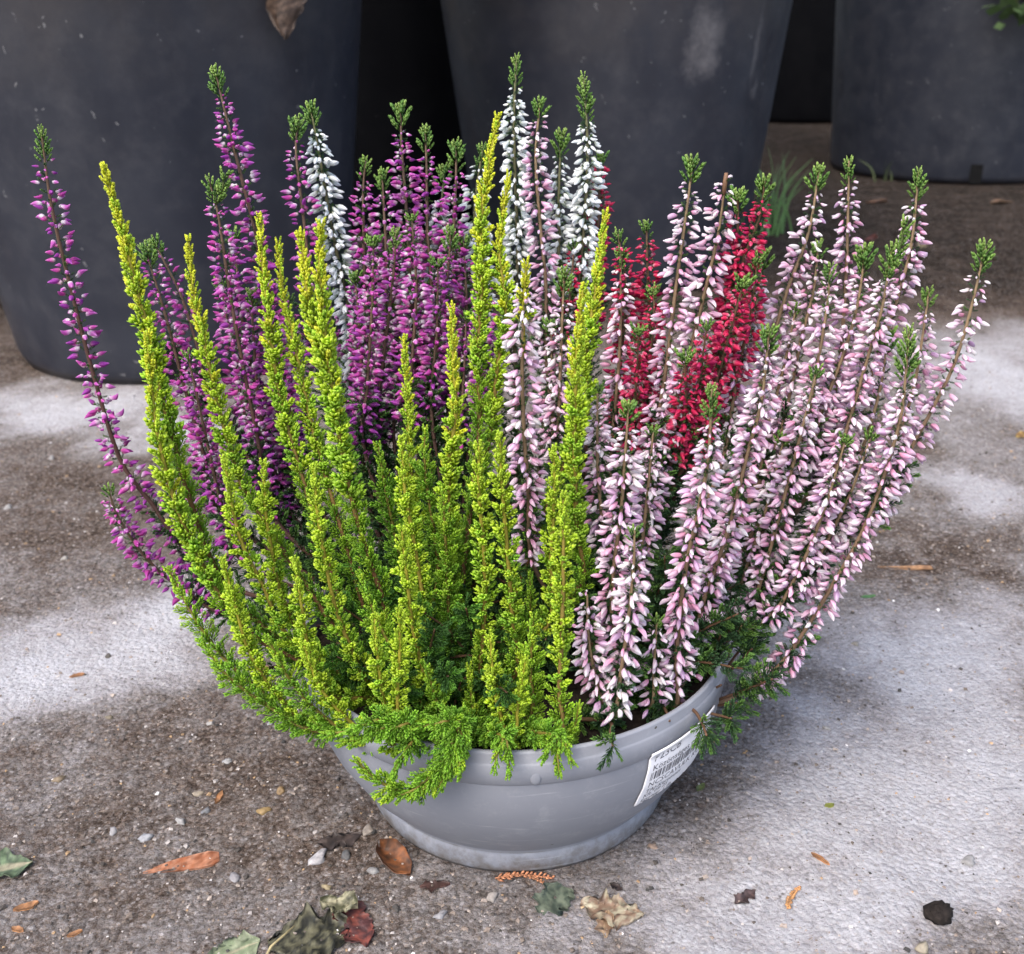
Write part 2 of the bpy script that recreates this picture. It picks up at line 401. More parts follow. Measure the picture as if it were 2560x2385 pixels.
# drip shaped moulding tab below the rim
s = Soup()
pt = hit_pot(1040, 1497)
ph = math.atan2(pt[1] - POT[1], pt[0] - POT[0])
def ellipsoid(rx, ry, rz, seg=10, rings=6):
    v = [(0, 0, rz)]
    for i in range(1, rings):
        a = math.pi * i / rings
        for j in range(seg): b_ = 2 * math.pi * j / seg; v.append((rx * math.sin(a) * math.cos(b_), ry * math.sin(a) * math.sin(b_), rz * math.cos(a)))
    v.append((0, 0, -rz)); t = []
    for j in range(seg): t.append((0, 1 + j, 1 + (j + 1) % seg))
    for i in range(rings - 2):
        for j in range(seg):
            a, b_ = 1 + i * seg + j, 1 + i * seg + (j + 1) % seg
            t += [(a, a + seg, b_ + seg), (a, b_ + seg, b_)]
    e = len(v) - 1
    for j in range(seg): t.append((e, 1 + (rings - 2) * seg + (j + 1) % seg, 1 + (rings - 2) * seg + j))
    return np.array(v), np.array(t)
v, t = ellipsoid(.0009, .0030, .0042)
v[:, 1] *= 1 - .35 * np.clip(v[:, 2] / .0055, 0, 1)
ca, sa = math.cos(ph), math.sin(ph)
vw = np.stack([v[:, 0] * ca - v[:, 1] * sa + .1171 * ca, v[:, 0] * sa + v[:, 1] * ca + .1171 * sa, v[:, 2] + .0862], 1)
obj('moulding_tab', mesh_np('moulding_tab', vw, t), M_GREY, bowl)
# price label wrapped round the wall
LA, LB = hit_pot(1263.5, 1461), hit_pot(1228, 1564)
phA = math.atan2(LA[1] - POT[1], LA[0] - POT[0]); phB = math.atan2(LB[1] - POT[1], LB[0] - POT[0])
LW, LH = .052, .040
def lab(u, w, off):          # u along the label to the right, w down the label (metres)
    f = w / LH
    z = LA[2] - .0004 - (LA[2] - .0006 - LB[2]) * f + u * .015
    r = pot_r(z) if z < .0813 else float(np.interp(z, [.0813, .0830, .0935], [.1160, .1174, .1181]))
    a = phA + (phB - phA) * f + u / .1165
    r += off
    return (r * math.cos(a), r * math.sin(a), z)
nu, nw = 44, 26
vv = []; qq = []
for layer in (.0012, .00075):
    for j in range(nw + 1):
        for i in range(nu + 1):
            u, w = LW * i / nu, LH * j / nw
            if j == nw: w += .0012 * math.sin(i * 1.3) * (i % 5 == 3) - .001 * (i in (5, 6, 7))
            vv.append(lab(u, w, layer))
n1 = (nu + 1) * (nw + 1)
for j in range(nw):
    for i in range(nu):
        a = j * (nu + 1) + i
        qq.append((a, a + nu + 1, a + nu + 2, a + 1)); qq.append((n1 + a, n1 + a + 1, n1 + a + nu + 2, n1 + a + nu + 1))
for i in range(nu):
    qq.append((i, i + 1, n1 + i + 1, n1 + i)); a = nw * (nu + 1) + i; qq.append((a + 1, a, n1 + a, n1 + a + 1))
for j in range(nw):
    a = j * (nu + 1); qq.append((a, n1 + a, n1 + a + nu + 1, a + nu + 1)); a += nu; qq.append((a, a + nu + 1, n1 + a + nu + 1, n1 + a))
label = obj('price_label', mesh_np('price_label', vv, np.array(qq)), M_PAPER, bowl)
label['label'] = 'white paper price label with barcode stuck on the bowl'
def text_mesh(txt, size):
    cu = bpy.data.curves.new('print', 'FONT'); cu.body = txt; cu.size = size; cu.resolution_u = 2
    o = bpy.data.objects.new('print', cu); C.objects.link(o)
    dg = bpy.context.evaluated_depsgraph_get(); e = o.evaluated_get(dg); me = e.to_mesh()
    v = np.array([x.co[:] for x in me.vertices]); f = [tuple(p.vertices) for p in me.polygons]
    e.to_mesh_clear(); bpy.data.objects.remove(o); bpy.data.curves.remove(cu)
    return v, f
LINES = [('P23CB', .0068, .0030, .0072), ('Közönséges csarab', .0056, .0030, .0135), ('NCSCAVULK KOMBIX', .0056, .0030, .0258),
         ('TAJ-Kertészet', .0046, .0034, .0310), ('Kft. 09 25', .0044, .0034, .0348), ('Egységár: 1 db', .0040, .0030, .0383)]
for txt, size, u0_, w0 in LINES:
    v, f = text_mesh(txt, size)
    me = bpy.data.meshes.new('lettering')
    me.from_pydata([lab(u0_ + a[0] * 1.0, w0 - a[1], .00135) for a in v], [], f)
    obj('lettering', me, M_INK, label)
br = random.Random(4); u = .0030; bv = []; bf = []
while u < .046:
    wd = br.choice((.0004, .0004, .0008, .0012)); a = len(bv)
    for uu, ww in ((u, .0148), (u, .0206), (u + wd, .0206), (u + wd, .0148)): bv.append(lab(uu, ww, .00135))
    bf.append((a, a + 1, a + 2, a + 3)); u += wd + br.choice((.0004, .0006, .0010))
me = bpy.data.meshes.new('barcode'); me.from_pydata(bv, [], bf); obj('barcode', me, M_INK, label)

# compost in the bowl
na, nr = 72, 22
v = [(0, 0, 0)]; t = []
for i in range(1, nr + 1):
    for j in range(na):
        r = .1128 * i / nr; a = 2 * math.pi * j / na
        v.append((r * math.cos(a), r * math.sin(a), 0))
v = np.array(v); v[:, 2] = (fnoise(v[:, 0] * 70 + 3, v[:, 1] * 70, 4) - .5) * .012
for j in range(na): t.append((0, 1 + j, 1 + (j + 1) % na))
for i in range(nr - 1):
    for j in range(na):
        a, b_ = 1 + i * na + j, 1 + i * na + (j + 1) % na
        t += [(a, a + na, b_ + na), (a, b_ + na, b_)]
soil = obj('potting_soil', mesh_np('potting_soil', v, np.array(t), np.array([.022, .016, .012])), M_SOIL)
soil.location = (POT[0], POT[1], SOILZ)
tag(soil, 'dark brown potting compost filling the grey bowl under the heathers', 'soil')

# ------------------------------------------------------------------ heather templates
TM = {}
def octa(base, tip, side, up, wd, th):
    """one plump scale leaf: 6 vertices, 8 triangles"""
    mid = base + (tip - base) * .55
    v = np.array([base, mid + side * wd, mid + up * th, mid - side * wd, mid - up * th * .6, tip])
    t = [(0, 1, 2), (0, 2, 3), (0, 3, 4), (0, 4, 1), (5, 2, 1), (5, 3, 2), (5, 4, 3), (5, 1, 4)]
    return v, np.array(t)
def make_sprig(kind, seed, ctip, cbase, cedge):
    """axis +Z, length 1"""
    r = np.random.default_rng(seed); V = []; T = []; K = []; n = 0
    L = {'paddle': [(.08, 3, .46), (.34, 4, .52), (.60, 4, .46), (.78, 2, .32)],
         'feather': [(.04, 2, .36), (.17, 2, .40), (.30, 3, .42), (.43, 2, .42), (.56, 3, .40), (.68, 2, .36), (.79, 3, .30), (.86, 2, .2)],
         'bud': [(.0, 3, .5), (.32, 4, .52), (.62, 3, .45), (.76, 1, .34)]}[kind]
    for i, (z, cnt, ln) in enumerate(L):
        for j in range(cnt):
            a = 2 * math.pi * (j + (i % 2) * .5) / cnt + r.normal(0, .15)
            out = np.array([math.cos(a), math.sin(a), 0])
            op_ = {'paddle': .75, 'feather': 1.0, 'bud': .42}[kind] * (1 - .55 * z) + r.normal(0, .08)
            d = out * math.sin(op_) + np.array([0, 0, math.cos(op_)])
            if kind == 'paddle': d = d * np.array([1.25, .75, 1])
            b0 = np.array([0, 0, z]) + out * .03
            side = np.cross(d, out + np.array([0, 0, .3])); side /= np.linalg.norm(side)
            up = np.cross(side, d); up /= np.linalg.norm(up)
            ll = ln * r.uniform(.85, 1.12)
            wd = {'paddle': .155, 'feather': .085, 'bud': .17}[kind]
            v, t = octa(b0, b0 + d * ll, side, up, wd, wd * .55)
            f = np.clip(v[:, 2:3] / 1.05, 0, 1)
            c = np.asarray(cbase) * (1 - f) + np.asarray(ctip) * f
            c[5] = c[5] * .5 + np.asarray(cedge) * .5
            c *= r.uniform(.85, 1.12)
            V.append(v); T.append(t + n); K.append(c); n += 6
    # little twig
    v, t = tube([(0, 0, -.12), (0, 0, .5), (0, 0, .9)], [.05, .04, .02], 4)
    V.append(v); T.append(t + n); K.append(np.broadcast_to(np.asarray(cbase) * .9, (len(v), 3)))
    return np.concatenate(V), np.concatenate(T), np.concatenate(K)
def make_floret(seed, prof, cols):
    """axis +Z, length 1; prof = (t, r), cols = (t, rgb); four sepals show as ridges"""
    r = np.random.default_rng(seed); sd_ = 8
    V = []; K = []
    twist = r.uniform(0, 1); bend = r.normal(0, .09)
    ts = [p[0] for p in prof]
    ct = [c[0] for c in cols]; cc = np.array([c[1] for c in cols])
    for tt, rr in prof:
        for j in range(sd_):
            a = 2 * math.pi * j / sd_ + twist
            q = rr * (1.0 if j % 2 == 0 else .80)
            V.append((q * math.cos(a) + bend * math.sin(tt * math.pi), q * math.sin(a), tt))
            col = np.array([np.interp(tt, ct, cc[:, k_]) for k_ in range(3)])
            K.append(col * (1.06 if j % 2 == 0 else .86))
    T = []
    for i in range(len(prof) - 1):
        for j in range(sd_):
            k_ = (j + 1) % sd_; a, b_, c, d = i * sd_ + j, i * sd_ + k_, (i + 1) * sd_ + k_, (i + 1) * sd_ + j
            T += [(a, b_, c), (a, c, d)]
    n = len(V); V.append((0, 0, prof[-1][0] + .03)); K.append(K[-1])
    for j in range(sd_): T.append((n, (len(prof) - 1) * sd_ + j, (len(prof) - 1) * sd_ + (j + 1) % sd_))
    return np.array(V), np.array(T), np.array(K)
GREEN = (.10, .16, .04)
FL = {}
def floret_set(name, prof, variants):
    for i, cols in enumerate(variants):
        TM[(name, i)] = make_floret(100 + i + len(name) * 7, prof, cols)
        op2 = [(0, .05), (.10, .11), (.28, .20), (.52, .215), (.74, .205), (.90, .20), (.98, .15), (.80, .06)]      # open bell
        TM[(name, i + len(variants))] = make_floret(150 + i + len(name) * 7, op2, [(t_, tuple(np.array(c_) * (1.0 if t_ < .9 else .9))) for t_, c_ in cols])
    FL[name] = len(variants)
ppink = [(0, .05), (.10, .10), (.30, .185), (.52, .20), (.74, .155), (.90, .08), (.97, .03)]
ppurp = [(0, .06), (.10, .14), (.28, .205), (.5, .19), (.74, .12), (.92, .05), (.98, .015)]
floret_set('pink', ppink, [
    [(0, GREEN), (.08, (.58, .34, .46)), (.35, (.76, .45, .62)), (.7, (.80, .56, .70)), (1, (.82, .70, .78))],
    [(0, GREEN), (.08, (.60, .44, .52)), (.35, (.79, .61, .71)), (.7, (.83, .71, .79)), (1, (.85, .80, .83))],
    [(0, GREEN), (.08, (.62, .28, .40)), (.35, (.73, .36, .52)), (.7, (.76, .47, .63)), (1, (.80, .63, .73))],
    [(0, GREEN), (.08, (.66, .58, .56)), (.35, (.84, .76, .79)), (.7, (.86, .82, .84)), (1, (.87, .85, .85))],
    [(0, GREEN), (.08, (.50, .30, .46)), (.35, (.65, .41, .62)), (.7, (.72, .52, .71)), (1, (.78, .66, .77))]])
floret_set('purple', ppurp, [
    [(0, GREEN), (.10, (.80, .70, .77)), (.26, (.72, .50, .68)), (.42, (.54, .13, .46)), (.8, (.49, .10, .43)), (1, (.62, .25, .58))],
    [(0, GREEN), (.10, (.55, .20, .36)), (.24, (.53, .10, .34)), (.40, (.47, .06, .33)), (.8, (.46, .065, .36)), (1, (.57, .17, .49))],
    [(0, GREEN), (.10, (.85, .81, .83)), (.30, (.82, .70, .79)), (.48, (.60, .22, .54)), (.8, (.52, .13, .47)), (1, (.64, .32, .61))],
    [(0, GREEN), (.10, (.48, .18, .40)), (.24, (.41, .08, .38)), (.40, (.36, .055, .37)), (.8, (.35, .06, .38)), (1, (.46, .15, .47))],
    [(0, GREEN), (.10, (.78, .62, .70)), (.24, (.68, .32, .54)), (.40, (.56, .09, .39)), (.8, (.53, .09, .41)), (1, (.66, .3, .57))]])
floret_set('white', ppink, [
    [(0, GREEN), (.08, (.50, .56, .42)), (.30, (.80, .84, .82)), (.7, (.86, .89, .90)), (1, (.88, .90, .91))],
    [(0, GREEN), (.08, (.40, .48, .34)), (.30, (.68, .75, .74)), (.7, (.78, .83, .86)), (1, (.84, .87, .89))],
    [(0, GREEN), (.08, (.55, .58, .42)), (.30, (.86, .88, .84)), (.7, (.88, .90, .90)), (1, (.88, .90, .90))]])
floret_set('red', ppurp, [
    [(0, GREEN), (.10, (.68, .30, .36)), (.24, (.70, .07, .17)), (.5, (.66, .02, .10)), (1, (.70, .08, .17))],
    [(0, GREEN), (.10, (.50, .06, .10)), (.24, (.58, .02, .08)), (.5, (.54, .014, .08)), (1, (.64, .06, .15))],
    [(0, GREEN), (.10, (.80, .60, .64)), (.24, (.74, .24, .32)), (.5, (.68, .04, .14)), (1, (.72, .15, .25))],
    [(0, GREEN), (.10, (.42, .04, .08)), (.24, (.42, .014, .08)), (.5, (.40, .012, .09)), (1, (.52, .04, .15))]])
# golden palette from fresh yellow tip down to old green
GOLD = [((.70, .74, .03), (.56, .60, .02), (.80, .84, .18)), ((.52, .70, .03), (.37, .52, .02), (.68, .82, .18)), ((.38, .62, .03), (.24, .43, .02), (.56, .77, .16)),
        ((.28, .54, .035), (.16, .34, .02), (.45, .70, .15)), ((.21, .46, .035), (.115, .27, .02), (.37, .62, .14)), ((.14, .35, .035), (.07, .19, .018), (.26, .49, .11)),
        ((.060, .16, .03), (.03, .085, .015), (.10, .22, .05))]  # undergrowth green, darkened to paint the shade between shoots
for i, (a, b_, c) in enumerate(GOLD):
    for kd in ('paddle', 'feather', 'bud'):
        for q in range(2): TM[('gold' + kd, i, q)] = make_sprig(kd, 10 * i + q + 3, a, b_, c)
GRN = [((.30, .46, .09), (.14, .27, .04), (.58, .68, .30)), ((.19, .36, .06), (.09, .20, .03), (.42, .56, .20)), ((.06, .14, .05), (.028, .07, .024), (.11, .21, .09)),
       ((.13, .28, .05), (.06, .14, .025), (.25, .42, .13))]
for i, (a, b_, c) in enumerate(GRN):
    for kd in ('bud', 'feather'):
        for q in range(2): TM[('green' + kd, i, q)] = make_sprig(kd, 200 + 10 * i + q, a, b_, c)
TMESH = {}
def tmesh(key):
    if key not in TMESH:
        v, t, c = TM[key]; nm = 'floret' if key[0] in FL else 'leaf_sprig'
        me = mesh_np(nm, v, t, c); me.materials.append(M_PETAL if nm == 'floret' else M_PLANT); TMESH[key] = me
    return TMESH[key]
def frame(d, roll, L, Wd):
    d = d / np.linalg.norm(d)
    ref = np.array([0, 0, 1.]) if abs(d[2]) < .95 else np.array([1., 0, 0])
    x = np.cross(ref, d); x /= np.linalg.norm(x); y = np.cross(d, x)
    c, s_ = math.cos(roll), math.sin(roll)
    return np.stack([(c * x + s_ * y) * Wd, (-s_ * x + c * y) * Wd, d * L], 1)
def in_wall(p):
    rr = math.hypot(p[0] - POT[0], p[1] - POT[1])
    return p[2] < .104 and abs(rr - (pot_r(p[2]) if p[2] < .082 else .1165)) < .0075 and p[2] > 0
def clear_wall(inst, ln=.004):
    return [q for q in inst if not (in_wall(q[2]) or in_wall(q[2] + q[1][:, 2] * .9))]
def bake(name, inst, off, jit=.12):
    """inst: list of (key, 3x3, pos) -> one mesh"""
    groups = {}
    for k_, R, p in inst: groups.setdefault(k_, []).append((R, p))
    V = []; T = []; K = []; n = 0
    for k_, L in groups.items():
        v, t, c = TM[k_]; R = np.array([x[0] for x in L]); P = np.array([x[1] for x in L])
        vv = np.einsum('nij,kj->nki', R, v) + P[:, None, :]
        V.append(vv.reshape(-1, 3)); T.append((t[None] + (np.arange(len(L)) * len(v))[:, None, None] + n).reshape(-1, 3))
        f = rng.uniform(1 - jit, 1 + jit, (len(L), 1, 1)); K.append((c[None] * f).reshape(-1, 3)); n += len(L) * len(v)
    return mesh_np(name, np.concatenate(V) - off, np.concatenate(T), np.clip(np.concatenate(K), 0, 1))

PLANTS = {
    'gold': (np.array([-.048, .468, SOILZ]), 'golden_heather', 'lime yellow leafy heather without flowers at the front of the bowl', 'heather'),
    'purple': (np.array([-.045, .548, SOILZ]), 'purple_heather', 'heather with magenta purple flower spikes behind the yellow shoots', 'heather'),
    'white': (np.array([.004, .592, SOILZ]), 'white_heather', 'heather with pure white flower spikes at the back of the bowl', 'heather'),
    'red': (np.array([.040, .560, SOILZ]), 'crimson_heather', 'heather with deep crimson red flower spikes among the pink ones', 'heather'),
    'pink': (np.array([.058, .500, SOILZ]), 'pink_heather', 'wide heather with pale pink flower spikes over the price label', 'heather'),
}
ROOT = {}
for k_, (p, nm, lb, ct) in PLANTS.items():
    ROOT[k_] = empty(nm, tuple(p), lb, ct, 'heathers planted in the bowl')

# (plant, tip depth, bottom depth, green tip length in V px, options, V points from tip to lowest visible point)
S = []
def st(pl, yt, yb, g, pts, **o): S.append((pl, yt, yb, g, pts, o))
# --- purple
st('purple', .520, .530, 68, [(80, 252), (100, 400), (140, 570), (185, 740), (235, 895), (300, 985), (345, 1050), (420, 1130)], dens=.72, front=2)
st('purple', .580, .565, 55, [(418, 138), (445, 250), (470, 350), (495, 450), (512, 560), (535, 700), (556, 850), (575, 960)], dens=1.0, front=1)
st('purple', .600, .580, 42, [(578, 238), (575, 300), (590, 430), (600, 520), (618, 700)], dens=.85)
st('purple', .555, .545, 52, [(405, 348), (424, 420), (445, 560), (470, 700), (500, 850), (530, 1000)], dens=1.0, front=1, twin=(435, 345))
st('purple', .575, .560, 30, [(300, 472), (325, 520), (352, 575), (385, 680), (420, 800)], dens=.7)
st('purple', .560, .550, 35, [(283, 487), (310, 575), (330, 645), (355, 740), (392, 870), (432, 1000)], dens=.8, front=1)
st('purple', .610, .590, 38, [(710, 312), (705, 380), (708, 560), (712, 700), (718, 850)])
st('purple', .605, .588, 36, [(742, 340), (745, 400), (750, 520), (745, 700), (735, 830)])
st('purple', .625, .595, 44, [(778, 212), (780, 290), (790, 420), (800, 560), (800, 720)])
st('purple', .620, .595, 50, [(825, 250), (828, 320), (830, 450), (840, 600), (840, 760)])
st('purple', .615, .590, 48, [(885, 282), (885, 350), (880, 480), (880, 620), (870, 800)])
st('purple', .585, .570, 50, [(768, 448), (765, 520), (750, 650), (730, 800), (715, 880)], front=1)
st('purple', .590, .575, 48, [(875, 448), (870, 520), (852, 650), (835, 820)])
st('purple', .590, .575, 25, [(945, 530), (940, 600), (930, 700), (912, 850)])
st('purple', .500, .515, 26, [(210, 950), (228, 1000), (265, 1060), (310, 1110), (365, 1150), (430, 1190)], dens=1.1, front=2)
st('purple', .570, .555, 40, [(488, 572), (492, 650), (505, 800), (540, 950), (552, 1060)])
st('purple', .590, .565, 20, [(455, 460), (470, 620), (500, 760), (540, 900), (565, 1000)])
st('purple', .600, .570, 20, [(560, 580), (582, 720), (600, 850), (610, 930)])
st('purple', .595, .572, 20, [(690, 540), (700, 690), (700, 830), (705, 900)])
st('purple', .605, .585, 22, [(820, 560), (825, 700), (810, 850)])
st('purple', .545, .535, 18, [(365, 690), (400, 850), (430, 980), (470, 1090)])
st('purple', .540, .530, 18, [(340, 900), (372, 1020), (395, 1110), (450, 1180)])
st('purple', .640, .610, 30, [(640, 560), (650, 700), (665, 830)])
st('purple', .600, .585, 26, [(770, 590), (775, 700), (765, 860)])
st('purple', .605, .585, 22, [(900, 470), (905, 600), (895, 760)])
for a in ([(520, 520), (535, 640), (560, 780), (575, 900)], [(430, 560), (455, 700), (480, 830), (510, 960)], [(725, 480), (722, 600), (712, 760), (705, 860)], [(800, 430), (808, 560), (800, 700), (790, 830)], [(850, 520), (848, 640), (838, 800)], [(380, 780), (410, 900), (450, 1010)], [(905, 620), (900, 740), (890, 860)]):
    st('purple', .575, .565, 6, a, dens=1.0)
# --- white
st('white', .610, .600, 42, [(603, 210), (620, 300), (640, 420), (660, 520), (682, 620), (690, 700), (688, 770)], dens=1.35, front=2)
st('white', .635, .610, 66, [(1003, 112), (998, 220), (1000, 350), (1005, 470), (1002, 580), (1000, 680)], dens=1.35, front=2)
st('white', .630, .610, 88, [(1133, 150), (1140, 260), (1140, 340), (1135, 430), (1125, 540), (1120, 660)], dens=1.35, front=2)
st('white', .640, .615, 50, [(1090, 262), (1085, 370), (1085, 470), (1080, 600)], dens=1.0, front=1)
st('white', .630, .610, 45, [(938, 285), (925, 370), (922, 440), (935, 520), (940, 640)], dens=1.0)
st('white', .610, .600, 30, [(790, 455), (796, 540), (802, 620), (800, 720)], dens=.9)
st('white', .635, .605, 40, [(862, 330), (856, 420), (850, 520), (842, 680)], dens=.9)
# --- crimson
st('red', .575, .570, 28, [(1255, 436), (1258, 550), (1262, 650), (1255, 780)], dens=1.2, front=2)
st('red', .520, .545, 45, [(1485, 352), (1475, 420), (1445, 500), (1420, 600), (1398, 690), (1375, 770), (1345, 850)], dens=1.25, front=2)
st('red', .525, .545, 40, [(1432, 382), (1432, 450), (1425, 530), (1415, 620), (1390, 740)], dens=1.2, front=2)
st('red', .540, .545, 28, [(1270, 566), (1268, 640), (1250, 780), (1240, 860)], dens=1.1, front=1)
st('red', .640, .615, 20, [(1166, 310), (1162, 420), (1155, 540), (1150, 640)], dens=1.1)
st('red', .560, .560, 30, [(1200, 455), (1215, 560), (1205, 700), (1195, 820)], dens=1.0)
st('red', .520, .545, 20, [(1470, 510), (1452, 640), (1410, 760), (1345, 880)], dens=1.2)
st('red', .505, .525, 15, [(1330, 700), (1330, 800), (1305, 890)], dens=1.1)
st('red', .505, .525, 8, [(1372, 640), (1352, 760), (1312, 880)], dens=1.2, front=1)
st('red', .525, .535, 8, [(1240, 650), (1232, 780), (1216, 880)], dens=1.1)
st('red', .510, .525, 8, [(1440, 560), (1405, 690), (1370, 800), (1330, 900)], dens=1.2)
st('red', .615, .600, 15, [(1115, 480), (1108, 560), (1100, 660)], dens=1.0)
# --- pale pink
st('pink', .620, .590, 32, [(1048, 202), (1040, 310), (1050, 450), (1060, 560), (1062, 720)])
st('pink', .540, .520, 48, [(1345, 316), (1330, 430), (1312, 560), (1295, 700), (1272, 850), (1262, 930)], dens=1.0)
st('pink', .530, .520, 0, [(1408, 352), (1395, 450), (1370, 560), (1345, 660), (1318, 760), (1288, 870), (1260, 1010)], dens=1.0, broken=1)
st('pink', .560, .530, 46, [(1590, 332), (1570, 450), (1530, 560), (1500, 660), (1470, 780), (1445, 890), (1420, 980)], dens=1.0)
st('pink', .570, .535, 52, [(1648, 312), (1645, 470), (1640, 580), (1628, 720), (1600, 860), (1570, 960)], dens=1.0)
st('pink', .560, .530, 60, [(1783, 333), (1770, 470), (1745, 570), (1715, 660), (1680, 760), (1640, 870)], dens=1.0)
st('pink', .530, .510, 62, [(1913, 478), (1885, 600), (1855, 700), (1820, 775), (1780, 850), (1735, 935), (1690, 1010)], dens=.75)
st('pink', .540, .520, 40, [(1803, 566), (1790, 660), (1772, 760), (1738, 860), (1700, 950)], dens=.8)
st('pink', .515, .500, 62, [(1732, 482), (1712, 600), (1680, 710), (1648, 820), (1605, 960), (1560, 1080)], dens=1.15, twin=(1758, 438))
st('pink', .535, .510, 48, [(1680, 487), (1665, 590), (1640, 680), (1602, 780), (1560, 900)], dens=1.0)
st('pink', .530, .510, 42, [(1612, 520), (1605, 600), (1590, 690), (1570, 800), (1530, 920)], dens=1.0)
st('pink', .490, .478, 108, [(1765, 642), (1752, 790), (1730, 880), (1700, 970), (1665, 1050), (1620, 1130), (1562, 1225), (1515, 1290), (1460, 1335), (1345, 1372)], dens=1.05, front=2, bare=.12)
st('pink', .480, .470, 48, [(1493, 646), (1478, 780), (1450, 885), (1422, 1000), (1390, 1100), (1362, 1180), (1345, 1260)], dens=1.05, front=2)
st('pink', .445, .445, 78, [(1382, 755), (1375, 890), (1358, 980), (1335, 1085), (1320, 1190), (1312, 1300), (1310, 1370)], dens=1.1, front=3)
st('pink', .460, .460, 36, [(1220, 792), (1214, 880), (1205, 1000), (1192, 1100), (1188, 1190), (1200, 1290)], dens=1.1, front=2)
st('pink', .424, .424, 30, [(1232, 1030), (1230, 1100), (1220, 1200), (1205, 1310), (1190, 1395)], dens=1.1, front=4, white=.45)
st('pink', .475, .480, 0, [(1020, 560), (1015, 640), (1014, 740), (1018, 850), (1026, 960), (1032, 1085)], dens=1.15, front=2)
st('pink', .560, .540, 52, [(1095, 530), (1090, 660), (1086, 780), (1085, 900)], dens=.9)
st('pink', .560, .540, 42, [(1205, 487), (1205, 620), (1200, 730), (1188, 870)], dens=.9)
st('pink', .430, .430, 0, [(1140, 1155), (1142, 1230), (1155, 1310), (1172, 1370)], dens=1.15, front=3, white=.2)
st('pink', .545, .525, 40, [(1480, 498), (1470, 580), (1440, 680), (1420, 800), (1400, 900)], dens=.9)
st('pink', .550, .525, 36, [(1588, 476), (1580, 560), (1555, 660), (1530, 780), (1500, 880)], dens=.9)
st('pink', .500, .490, 28, [(1585, 722), (1568, 790), (1540, 900), (1508, 1020), (1478, 1125), (1450, 1200)], dens=1.1)
st('pink', .520, .500, 40, [(1722, 655), (1712, 740), (1688, 830), (1650, 940), (1600, 1050)], dens=1.0)
st('pink', .485, .480, 10, [(1640, 860), (1600, 990), (1545, 1120), (1490, 1200)], dens=1.1, front=1)
st('pink', .500, .490, 12, [(1690, 850), (1650, 960), (1590, 1080), (1540, 1160)], dens=1.0)
st('pink', .480, .475, 10, [(1268, 840), (1255, 980), (1240, 1110), (1232, 1200)], dens=1.0)
st('pink', .520, .500, 10, [(1160, 760), (1160, 890), (1168, 1000), (1180, 1080)], dens=1.0)
st('pink', .560, .540, 10, [(1070, 640), (1072, 780), (1078, 900)], dens=.9)
st('pink', .440, .440, 10, [(1275, 1210), (1270, 1290), (1262, 1370)], dens=1.0, front=1)
st('pink', .500, .490, 10, [(1430, 960), (1405, 1080), (1375, 1190)], dens=1.0)
st('pink', .510, .495, 10, [(1520, 860), (1490, 980), (1450, 1100), (1420, 1180)], dens=1.0)
st('pink', .545, .525, 24, [(1545, 600), (1520, 720), (1490, 830), (1470, 930)], dens=1.0)
st('pink', .455, .455, 0, [(1330, 1165), (1320, 1240), (1325, 1330)], dens=1.0)
# --- golden
st('gold', .475, .475, 0, [(203, 330), (235, 440), (260, 540), (287, 640), (305, 730), (335, 850), (372, 980), (412, 1090), (470, 1180)], w=1.0, front=1)
st('gold', .462, .462, 0, [(286, 655), (297, 780), (314, 880), (345, 990), (390, 1090), (430, 1160), (500, 1240)], w=1.05, front=2)
st('gold', .490, .485, 0, [(366, 470), (375, 560), (396, 660), (422, 780), (450, 880), (480, 960)], w=.85)
st('gold', .530, .515, 0, [(503, 422), (510, 510), (520, 600), (532, 690), (550, 800)], w=.9)
st('gold', .535, .515, 0, [(540, 472), (550, 570), (575, 680), (600, 800), (620, 880)], w=.8)
st('gold', .462, .462, 0, [(622, 440), (622, 560), (635, 680), (652, 800), (675, 930), (705, 1050), (745, 1170)], w=1.3, front=2, twin=(585, 462))
st('gold', .560, .535, 0, [(965, 232), (945, 340), (935, 430), (935, 560), (928, 700), (930, 830)], w=.95)
st('gold', .555, .535, 0, [(988, 343), (975, 420), (970, 500), (982, 600), (965, 720), (950, 850)], w=.8)
st('gold', .515, .500, 0, [(1175, 418), (1165, 500), (1152, 590), (1135, 700), (1130, 800)], w=.95)
st('gold', .470, .470, 0, [(1132, 562), (1122, 660), (1116, 780), (1116, 900), (1120, 1030), (1128, 1130)], w=1.05, front=1)
st('gold', .480, .478, 0, [(877, 603), (880, 700), (885, 800), (872, 900), (874, 1000), (878, 1110)], w=1.0, front=1)
st('gold', .510, .495, 0, [(785, 663), (790, 750), (796, 850), (800, 960)], w=.85)
st('gold', .462, .462, 0, [(780, 857), (786, 950), (800, 1030), (815, 1120), (832, 1240)], w=1.0, front=1)
st('gold', .445, .450, 0, [(930, 867), (930, 960), (940, 1080), (940, 1200), (922, 1330)], w=1.05, front=1)
st('gold', .442, .448, 0, [(970, 852), (976, 960), (986, 1080), (995, 1200), (1000, 1310)], w=1.0, front=1)
st('gold', .455, .455, 0, [(1075, 877), (1076, 960), (1070, 1080), (1065, 1210)], w=.95)
st('gold', .416, .416, 0, [(1093, 968), (1094, 1080), (1092, 1200), (1086, 1330), (1080, 1450)], w=1.0, front=3, brown=1)
st('gold', .450, .455, 0, [(437, 897), (450, 980), (472, 1060), (512, 1140), (556, 1230)], w=.95, front=1)
st('gold', .470, .470, 0, [(513, 902), (515, 980), (526, 1060), (545, 1150), (590, 1240)], w=.9)
